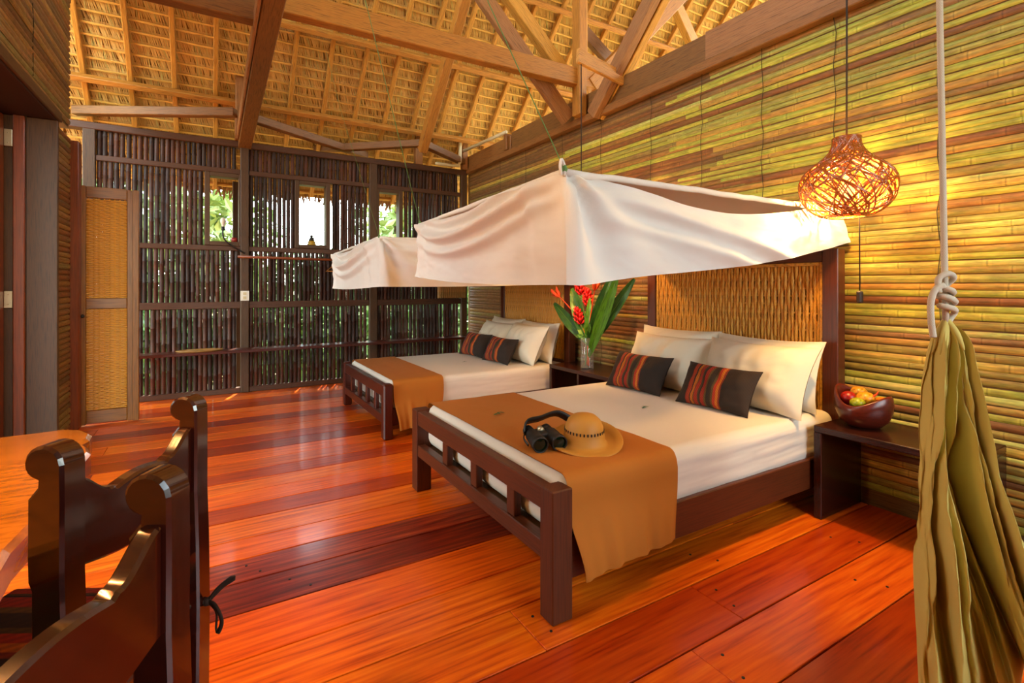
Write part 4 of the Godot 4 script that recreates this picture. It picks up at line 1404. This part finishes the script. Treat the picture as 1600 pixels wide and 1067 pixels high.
func hammock():
	var L := [Vector3(1.812, 1.095, -0.604), Vector3(1.79, 1.045, -0.617), Vector3(1.755, 0.845, -0.626), Vector3(1.717, 0.633, -0.625), Vector3(1.682, 0.397, -0.611), Vector3(1.637, 0.043, -0.592)]
	var R := [Vector3(1.828, 1.095, -0.594), Vector3(1.867, 1.036, -0.57), Vector3(1.861, 0.85, -0.539), Vector3(1.842, 0.64, -0.481), Vector3(1.817, 0.461, -0.402), Vector3(1.724, 0.24, -0.271)]
	var lp := path3(L, 60)
	var rp := path3(R, 60)
	var o := thing("hammock", "gathered olive green hammock hanging from a white rope", "hammock")
	var back := Vector3(0.857, 0, -0.515)
	var n := 60
	var f := func(u: float, v: float) -> Vector3:
		var i := int(round(v * n))
		var p := lp[i].lerp(rp[i], u)
		var w := lp[i].distance_to(rp[i])
		var side := (rp[i] - lp[i]).normalized()
		var depth := Vector3.UP.cross(side).normalized()
		if depth.x < 0: depth = -depth
		var wob := nz.get_noise_2d(v * 1.6, u * 3.0)
		var d := w * 0.16 * sin(u * 30.0 + wob * 3.0 + v * 2.0) + w * 0.09 * sin(u * 57.0 + v * 4.0)
		# the sling opens: a deep dark fold right of the middle
		d += 0.16 * exp(-pow((u - lerpf(0.55, 0.58, v)) / 0.12, 2.0)) * smooth(0.12, 0.6, v)
		d -= 0.02 * exp(-pow((u - 0.28) / 0.10, 2.0)) * smooth(0.1, 0.5, v)
		var q := p + depth * d + side * 0.008 * sin(v * 5.0 + u * 8.0) * smooth(0.05, 0.3, v)
		q.y = maxf(q.y, 0.02)
		return q
	var st := new_st()
	sheet(st, 150, n, f, false, Vector2(1, 1))
	put("cloth", st, M.hammock, o)
	# rolled top where the cloth is bunched under the knot
	st = new_st()
	for k in 9:
		var a := k / 9.0
		var p0 := Vector3(1.818, 1.105, -0.60)
		var p1: Vector3 = f.call(0.06 + a * 0.9, 0.10)
		tube(st, path3([p0, p0.lerp(p1, 0.5) + Vector3(0, 0.008, 0), p1], 8), [0.006, 0.008, 0.009, 0.010, 0.010, 0.009, 0.007, 0.005, 0.002], 6)
	put("bunched_cloth", st, M.hammock, o)
	# rope and its knot
	var r := thing("hammock_rope", "thick white rope with a bulky knot holding the hammock", "rope")
	st = new_st()
	tube(st, PackedVector3Array([Vector3(1.845, 3.2, -0.645), Vector3(1.826, 2.146, -0.619), Vector3(1.816, 1.23, -0.602), Vector3(1.817, 1.09, -0.60)]), 0.0085, 8)
	put("line", st, M.rope, r)
	st = new_st()
	var K := Vector3(1.816, 1.20, -0.602)
	var sx := Vector3(0.857, 0, 0.515)
	var tocam := Vector3(-0.515, 0, 0.857)
	var pt := func(x: float, y: float, z: float) -> Vector3: return K + sx * x + Vector3(0, y, 0) + tocam * z
	var kn := [[-0.022, -0.02, 0.006], [-0.024, 0.02, 0.008], [0.0, 0.034, 0.012], [0.022, 0.022, 0.004], [0.014, 0.002, -0.012], [-0.012, -0.006, 0.0], [0.0, -0.012, 0.018], [0.020, -0.022, 0.004], [0.004, -0.034, -0.014], [-0.018, -0.030, 0.002], [0.0, -0.036, 0.018], [0.026, -0.048, 0.004], [0.010, -0.060, -0.012], [-0.016, -0.058, 0.004], [0.008, -0.066, 0.018], [0.027, -0.076, 0.002], [0.020, -0.095, -0.004], [0.008, -0.11, 0.0]]
	var keys := []
	for q in kn: keys.append(pt.call(q[0], q[1], q[2]))
	tube(st, path3(keys, 90), 0.0085, 8)
	put("knot", st, M.rope, r)
	st = new_st()
	tube(st, path3([pt.call(-0.012, 0.0, 0.012), pt.call(-0.034, -0.01, 0.010), pt.call(-0.046, -0.045, 0.008), pt.call(-0.044, -0.10, 0.006), pt.call(-0.036, -0.148, 0.004)], 24), 0.0085, 8)
	put("tail", st, M.rope, r)

# ---------------------------------------------------------------- small things
func fruit(label: String, p: Vector3, r: Vector3, c: Color, turn := 0.0):
	var st := new_st()
	lathe(st, [[0.0, -0.94], [0.30, -0.96], [0.62, -0.80], [0.88, -0.48], [1.0, 0.0], [0.90, 0.45], [0.66, 0.76], [0.34, 0.93], [0.0, 0.92]], 16, Transform3D(Basis(Vector3.UP, turn).scaled(Vector3.ONE) * Basis.from_scale(r), p))
	var m := mat(c, 0.35, T.blotch, Vector2(1, 1))
	tag(put("fruit", st, m), label, "fruit", "fruit in the wooden bowl")

func leaf_blade(called: String, label: String, base: Vector3, tip: Vector3, wide: float, out: Vector3, bend: float, m: Material):
	var o := thing(called, label, "leaf", Vector3.ZERO, 0, "leaves of the flower arrangement")
	var st := new_st()
	var side := (tip - base).cross(out).normalized()
	var f := func(u: float, v: float) -> Vector3:
		var p := base.lerp(tip, u) + out * bend * u * u * 0.6
		var w := wide * pow(sin(clampf(u * 0.93 + 0.03, 0, 1) * PI), 0.7)
		var a := v * 2.0 - 1.0
		return p + side * a * w + out * (absf(a) * w * 0.35 - 0.05 * u * u + 0.006 * sin(u * 25.0 + a * 3.0) * absf(a))
	sheet(st, 22, 6, f, false, Vector2(1, 1))
	put("blade", st, m, o)
	st = new_st()
	var mid := PackedVector3Array()
	for i in 12: mid.append(f.call(i / 12.0, 0.5) - out * 0.001)
	tube(st, mid, 0.003, 5)
	put("midrib", st, M.stem, o)

func flower(label: String, path: Array, kind: int):
	var o := thing("heliconia" if kind == 1 else "red_ginger", label, "flower", Vector3.ZERO, 0, "flowers in the glass vase")
	var pts := path3(path, 20)
	var st := new_st()
	tube(st, pts, 0.005, 6)
	put("stem", st, M.stem if kind == 0 else M.orange, o)
	var tip := pts[20]
	var d := (pts[20] - pts[16]).normalized()
	var t := Transform3D(Basis(d.cross(Vector3.FORWARD).normalized(), d, d.cross(Vector3.FORWARD).normalized().cross(d)).orthonormalized(), tip)
	st = new_st()
	if kind == 0:
		# cone of overlapping bracts
		for k in 30:
			var a := k * 2.4
			var y := -0.06 + k * 0.0048
			var rr := 0.042 * sin(clampf(0.25 + k / 30.0 * 0.72, 0, 1) * PI)
			var b := t * Transform3D(Basis(Vector3.UP, a), Vector3(0, y, 0))
			var q := PackedVector3Array([b * Vector3(0.002, -0.006, 0), b * Vector3(rr * 0.7, 0.002, 0), b * Vector3(rr + 0.004, 0.022, 0), b * Vector3(rr * 0.9 + 0.004, 0.032, 0)])
			tube(st, q, [0.005, 0.013, 0.012, 0.003], 6, Vector2(1.0, 0.6))
		put("bloom", st, M.red, o)
	else:
		for k in 8:
			var b := t * Transform3D(Basis(Vector3.UP, k * 2.2), Vector3(0, -0.02 + k * 0.004, 0))
			var s := 0.018 + 0.008 * (k % 3)
			var q := PackedVector3Array([b * Vector3(0, -0.03, 0), b * Vector3(s * 0.8, 0.0, 0), b * Vector3(s * 1.2, 0.045, 0), b * Vector3(s * 1.9, 0.085 - 0.004 * k, 0)])
			tube(st, q, [0.005, 0.014, 0.013, 0.002], 6, Vector2(1.0, 0.5))
		put("bloom", st, M.orange, o)

func small_things():
	# wooden bowl with a swooping rim
	var bp := Vector3(2.88, 0.479, -1.29)
	var st := new_st()
	var rim := func(p: Vector3, a: float, v: float) -> Vector3:
		var k := clampf(p.y / 0.15, 0, 1)
		var up := 0.034 * cos(2.0 * (a - 1.66)) + 0.012 * cos(a - 4.8)
		return Vector3(p.x * (1.0 + 0.08 * cos(2.0 * a)), p.y + up * k * k, p.z * (1.0 - 0.05 * cos(2.0 * a)))
	lathe(st, [[0.0, 0.0], [0.05, 0.0], [0.075, 0.006], [0.105, 0.035], [0.122, 0.075], [0.126, 0.11], [0.122, 0.145], [0.116, 0.152], [0.110, 0.145], [0.112, 0.11], [0.105, 0.075], [0.088, 0.04], [0.05, 0.018], [0.0, 0.016]], 44, at(bp), rim)
	tag(put("fruit_bowl", st, M.bowl), "dark red carved wooden bowl with a swooping rim", "bowl")
	fruit("red apple in the wooden bowl", bp + Vector3(-0.035, 0.137, -0.052), Vector3(0.038, 0.036, 0.038), Color(0.62, 0.08, 0.05))
	fruit("pale green lime at the front of the bowl", bp + Vector3(-0.064, 0.124, 0.004), Vector3(0.034, 0.029, 0.036), Color(0.62, 0.66, 0.10))
	fruit("large yellow passion fruit in the middle of the bowl", bp + Vector3(-0.012, 0.144, 0.018), Vector3(0.041, 0.035, 0.044), Color(0.90, 0.60, 0.10))
	fruit("orange and green mango at the back of the bowl", bp + Vector3(0.045, 0.157, -0.04), Vector3(0.038, 0.034, 0.040), Color(0.80, 0.55, 0.10))
	fruit("orange at the low side of the bowl", bp + Vector3(0.028, 0.127, 0.072), Vector3(0.034, 0.031, 0.034), Color(0.92, 0.50, 0.08))
	st = new_st()
	tube(st, path3([bp + Vector3(-0.012, 0.160, 0.05), bp + Vector3(-0.01, 0.175, 0.066), bp + Vector3(-0.008, 0.19, 0.072)], 6), [0.008, 0.007, 0.006, 0.005, 0.004, 0.003, 0.0015], 6)
	tag(put("fruit_stalk", st, M.orange), "thin orange fruit stalk sticking up from the bowl", "stalk")
	# glass vase with flowers
	var vp := Vector3(2.80, 0.478, -3.40)
	st = new_st()
	lathe(st, [[0.0, 0.0], [0.054, 0.0], [0.057, 0.004], [0.057, 0.27], [0.0555, 0.271], [0.054, 0.27], [0.054, 0.014], [0.0, 0.010]], 28, at(vp))
	tag(put("glass_vase", st, M.glass), "clear glass cylinder vase on the bench between the beds", "vase")
	var up := Vector3(-0.35, 0, 0.1)
	var face := Vector3(-0.75, 0.1, 0.65).normalized()
	flower("orange heliconia leaning left out of the vase", [vp + Vector3(0, 0.03, 0.02), vp + Vector3(0, 0.28, -0.02), vp + Vector3(0, 0.50, -0.22), vp + Vector3(-0.02, 0.64, -0.42)], 1)
	flower("orange heliconia upright at the right of the bouquet", [vp + Vector3(0.01, 0.03, -0.01), vp + Vector3(0, 0.28, 0.015), vp + Vector3(0, 0.52, 0.06), vp + Vector3(-0.01, 0.72, 0.12)], 1)
	flower("tall red ginger flower at the top of the bouquet", [vp + Vector3(0, 0.03, 0.01), vp + Vector3(0.01, 0.28, -0.005), vp + Vector3(0, 0.50, -0.05), vp + Vector3(0, 0.70, -0.10)], 0)
	flower("red ginger flower tucked behind the tall one", [vp + Vector3(-0.02, 0.03, 0), vp + Vector3(-0.01, 0.28, 0.01), vp + Vector3(0.02, 0.48, -0.01), vp + Vector3(0.03, 0.60, -0.03)], 0)
	flower("small red ginger flower low at the left of the bouquet", [vp + Vector3(0.02, 0.03, 0), vp + Vector3(0, 0.26, -0.015), vp + Vector3(-0.01, 0.34, -0.05), vp + Vector3(-0.01, 0.44, -0.10)], 0)
	leaf_blade("ginger_leaf", "long dark leaf reaching low to the left of the bouquet", vp + Vector3(0, 0.22, 0), vp + Vector3(-0.03, 0.56, -0.46), 0.050, face, 0.02, M.leaf_dark)
	leaf_blade("ginger_leaf", "broad leaf rising left of the red flowers", vp + Vector3(0, 0.22, 0), vp + Vector3(0.02, 0.70, -0.25), 0.058, face, 0.02, M.leaf_flower)
	leaf_blade("ginger_leaf", "narrow upright leaf in the middle of the bouquet", vp + Vector3(0, 0.20, 0), vp + Vector3(-0.03, 0.62, 0.06), 0.030, face, 0.0, M.leaf_flower)
	leaf_blade("ginger_leaf", "long leaf reaching up behind the right heliconia", vp + Vector3(0, 0.20, 0.01), vp + Vector3(0.05, 0.80, 0.24), 0.055, face, -0.03, M.leaf_dark)
	leaf_blade("ginger_leaf", "longest bright leaf sweeping out to the right", vp + Vector3(0, 0.10, 0.015), vp + Vector3(-0.04, 0.80, 0.42), 0.050, face, 0.03, M.leaf_flower)
	leaf_blade("ginger_leaf", "dark leaf crossing behind the longest bright leaf", vp + Vector3(0.02, 0.20, 0.015), vp + Vector3(0.06, 0.78, 0.50), 0.048, face, -0.02, M.leaf_dark)
	leaf_blade("ginger_leaf", "small drooping leaf at the vase mouth", vp + Vector3(0, 0.25, 0), vp + Vector3(-0.07, 0.30, -0.06), 0.018, face, 0.01, M.leaf_flower)
	leaf_blade("ginger_leaf", "small pointed leaf right above the vase mouth", vp + Vector3(0, 0.28, 0), vp + Vector3(-0.06, 0.40, 0.10), 0.020, face, 0.01, M.leaf_flower)
	# straw hat
	var hat := thing("straw_hat", "woven straw hat with a wide brim lying on the bed runner", "hat", Vector3(1.395, 0.514, -1.715), 0.0)
	hat.rotation = Vector3(0.04, 0.3, 0.05)
	hat.scale = Vector3.ONE * 1.12
	st = new_st()
	var brimw := func(p: Vector3, a: float, v: float) -> Vector3:
		var r := Vector2(p.x, p.z).length()
		var k := smooth(0.085, 0.15, r)
		return Vector3(p.x * (1.0 - 0.08 * smooth(0.0, 0.09, r)), p.y + k * (0.016 + 0.022 * cos(a + 0.3) + 0.008 * cos(2.0 * a)), p.z * 1.0)
	lathe(st, [[0.095, 0.0], [0.120, 0.0], [0.149, 0.001], [0.152, 0.005], [0.147, 0.008], [0.120, 0.006], [0.095, 0.006], [0.084, 0.014], [0.079, 0.045], [0.074, 0.072], [0.064, 0.094], [0.045, 0.110], [0.022, 0.117], [0.0, 0.118]], 48, Transform3D(), brimw)
	put("straw", st, M.straw, hat)
	st = new_st()
	for i in 34:
		var a := TAU * i / 34.0
		cbox(st, Transform3D(Basis(Vector3.UP, -a), Vector3(cos(a) * 0.0775 * 0.925, 0.056, sin(a) * 0.0775)), Vector3(0.003, 0.011, 0.0055), 0.001)
	put("vent_holes", st, M.black, hat)
	# binoculars
	var bi := thing("binoculars", "black rubber binoculars with green-coated lenses beside the straw hat", "binoculars", Vector3(1.235, 0.549, -1.80), 0)
	bi.rotation = Vector3(deg_to_rad(6), deg_to_rad(-14), 0)
	bi.scale = Vector3.ONE * 1.28
	for s in [-1.0, 1.0]:
		var t := Transform3D(Basis(Vector3.RIGHT, PI / 2), Vector3(s * 0.033, 0, 0))
		st = new_st()
		lathe(st, [[0.0, -0.062], [0.015, -0.062], [0.018, -0.060], [0.018, -0.038], [0.014, -0.034], [0.017, -0.028], [0.023, -0.012], [0.025, 0.02], [0.0245, 0.045], [0.027, 0.052], [0.027, 0.072], [0.025, 0.074], [0.0225, 0.072], [0.0225, 0.066]], 24, t)
		var br := put("barrel", st, M.rubber, bi)
		st = new_st()
		lathe(st, [[0.0225, 0.066], [0.012, 0.069], [0.0, 0.070]], 20, t)
		put("lens", st, M.lens, br)
	st = new_st(true)
	cbox(st, at(Vector3(0, 0.006, 0.0)), Vector3(0.04, 0.016, 0.035), 0.004)
	cbox(st, at(Vector3(0, 0.006, -0.032)), Vector3(0.034, 0.012, 0.012), 0.003)
	put("hinge", st, M.rubber, bi)
	st = new_st()
	lathe(st, [[0.0, -0.02], [0.010, -0.02], [0.011, -0.018], [0.011, 0.0], [0.0, 0.0]], 14, Transform3D(Basis(Vector3.RIGHT, PI / 2), Vector3(0, 0.014, -0.012)))
	put("focus_wheel", st, M.steel, bi)
	st = new_st()
	tube(st, path3([Vector3(-0.055, 0.0, -0.03), Vector3(-0.04, 0.03, -0.055), Vector3(0.02, 0.028, -0.085), Vector3(0.10, 0.03, -0.115), Vector3(0.17, -0.012, -0.11)], 24), 0.016, 6, Vector2(0.25, 1.0))
	tube(st, path3([Vector3(-0.055, 0.0, -0.03), Vector3(-0.066, -0.005, 0.0), Vector3(-0.06, -0.015, 0.03)], 10), 0.006, 6, Vector2(0.4, 1.0))
	put("strap", st, M.black, bi)
	# things along the cane wall
	var o := thing("wall_outlet", "white socket plate on the cane wall post", "outlet")
	box("plate", Vector3(0.292, 1.03, -6.375), Vector3(0.378, 1.14, -6.367), M.white, o, 0.003)
	for y in [1.062, 1.108]:
		box("socket", Vector3(0.318, y - 0.016, -6.368), Vector3(0.352, y + 0.016, -6.364), M.pipe, o, 0.002)
	st = new_st()
	tube(st, PackedVector3Array([Vector3(0.26, 1.515, -6.25), Vector3(1.0, 1.508, -6.25), Vector3(1.72, 1.50, -6.25)]), 0.015, 8)
	tag(put("clothes_rod", st, M.jamb), "thin reddish clothes rod across the cane wall", "rod")
	st = new_st()
	tube(st, path3([Vector3(1.32, 1.508, -6.232), Vector3(1.32, 1.521, -6.24), Vector3(1.32, 1.524, -6.25), Vector3(1.32, 1.518, -6.264), Vector3(1.32, 1.50, -6.268), Vector3(1.32, 1.48, -6.25)], 12), 0.003, 5)
	tube(st, PackedVector3Array([Vector3(1.32, 1.48, -6.25), Vector3(1.19, 1.37, -6.31), Vector3(1.43, 1.37, -6.19), Vector3(1.32, 1.48, -6.25)]), 0.008, 6)
	tag(put("coat_hanger", st, M.plank_pale), "pale wooden coat hanger on the clothes rod", "hanger")
	st = new_st()
	lathe(st, [[0.0, 0.0], [0.20, 0.0], [0.22, 0.012], [0.215, 0.014], [0.19, 0.006], [0.0, 0.006]], 30, Transform3D(Basis.from_scale(Vector3(1.0, 1.0, 0.55)), Vector3(-0.09, 0.505, -6.27)))
	tag(put("woven_mat", st, M.cane_pale), "round pale woven tray on the low shelf", "tray")
	# figurine on the middle window's sill
	o = thing("figurine", "small dark seated figurine on a yellow base on the window sill", "figurine", Vector3(1.05, 1.685, -6.44))
	st = new_st()
	lathe(st, [[0.0, 0.0], [0.05, 0.0], [0.052, 0.012], [0.042, 0.02], [0.046, 0.035], [0.036, 0.05], [0.0, 0.05]], 16)
	put("base", st, mat(Color(0.70, 0.55, 0.14), 0.4), o)
	st = new_st()
	lathe(st, [[0.0, 0.05], [0.030, 0.05], [0.034, 0.062], [0.024, 0.08], [0.015, 0.092], [0.018, 0.105], [0.014, 0.118], [0.0, 0.124]], 14)
	tube(st, PackedVector3Array([Vector3(0.012, 0.085, 0), Vector3(0.034, 0.08, 0.012), Vector3(0.04, 0.094, 0.014)]), 0.006, 5)
	put("figure", st, mat(Color(0.10, 0.08, 0.05), 0.4), o)
	o = thing("red_pot", "small red pot in the corner of the left window", "pot", Vector3(0.235, 1.685, -6.43))
	st = new_st()
	lathe(st, [[0.0, 0.0], [0.028, 0.0], [0.034, 0.025], [0.030, 0.048], [0.025, 0.048], [0.027, 0.02], [0.0, 0.01]], 14)
	put("body", st, mat(Color(0.55, 0.12, 0.08), 0.5), o)

# ---------------------------------------------------------------- outdoors
func bush(called: String, label: String, p: Vector3, r: Vector3, n: int, size: float, green: Array, group: String):
	var o := thing(called, label, "tree", p, 0, group)
	var st := new_st()
	tube(st, path3([Vector3(0, -0.62 - p.y, 0), Vector3(0.08, -p.y * 0.5, 0.05), Vector3(0, 0, 0), Vector3(0.05, r.y * 0.6, 0)], 12), 0.06, 8)
	put("trunk", st, M.trunk, o)
	st = new_st(true)
	for i in n:
		var d := Vector3(rng.randfn(), rng.randfn(), rng.randfn()).normalized() * pow(rng.randf(), 0.45)
		var c := Vector3(d.x * r.x, d.y * r.y, d.z * r.z)
		var s := size * rng.randf_range(0.6, 1.4)
		var b := Basis(Vector3(rng.randfn(), rng.randfn(), rng.randfn()).normalized(), rng.randf() * TAU)
		var g0: Color = green[0]
		var col := g0.lerp(green[1], rng.randf())
		st.set_color(col)
		var a := c + b * Vector3(-s, 0, 0)
		var e := c + b * Vector3(s, 0, 0)
		var l := c + b * Vector3(-0.1 * s, 0.12 * s, 0.42 * s)
		var q := c + b * Vector3(-0.1 * s, 0.12 * s, -0.42 * s)
		tri(st, a, l, e)
		tri(st, a, e, q)
	put("foliage", st, M.leaves, o).set_meta("kind", "stuff")

func outdoors():
	var green := [Color(0.04, 0.11, 0.02), Color(0.14, 0.25, 0.05)]
	var pale := [Color(0.16, 0.26, 0.08), Color(0.40, 0.50, 0.18)]
	var g := "jungle trees behind the cane wall"
	bush("jungle_tree", "dense bright green tree behind the left window", Vector3(-0.3, 1.7, -10.4), Vector3(1.5, 2.3, 1.0), 3200, 0.13, pale, g)
	bush("jungle_tree", "dark leafy tree far left behind the canes", Vector3(-3.0, 1.6, -11.2), Vector3(1.8, 2.6, 1.2), 2200, 0.16, green, g)
	bush("jungle_tree", "sparse tree with small leaves behind the middle window", Vector3(1.75, 0.9, -11.0), Vector3(1.2, 1.1, 1.0), 900, 0.13, green, g)
	bush("jungle_tree", "leafy tree behind the right window", Vector3(3.55, 1.6, -11.0), Vector3(1.0, 2.3, 1.0), 1500, 0.15, pale, g)
	bush("jungle_tree", "dark tree beyond the far corner of the hut", Vector3(5.6, 1.8, -12.0), Vector3(1.7, 2.6, 1.4), 2000, 0.17, green, g)
	bush("low_shrub", "low dark shrub behind the canes at the left", Vector3(-1.3, 0.1, -9.2), Vector3(1.5, 0.95, 0.8), 4200, 0.12, green, "shrubs behind the cane wall")
	bush("low_shrub", "low dark shrub behind the canes at the middle", Vector3(1.4, 0.1, -9.3), Vector3(1.5, 0.9, 0.8), 4200, 0.12, green, "shrubs behind the cane wall")
	bush("low_shrub", "low dark shrub behind the canes at the right", Vector3(4.2, 0.1, -9.4), Vector3(1.6, 0.95, 0.8), 4200, 0.12, green, "shrubs behind the cane wall")
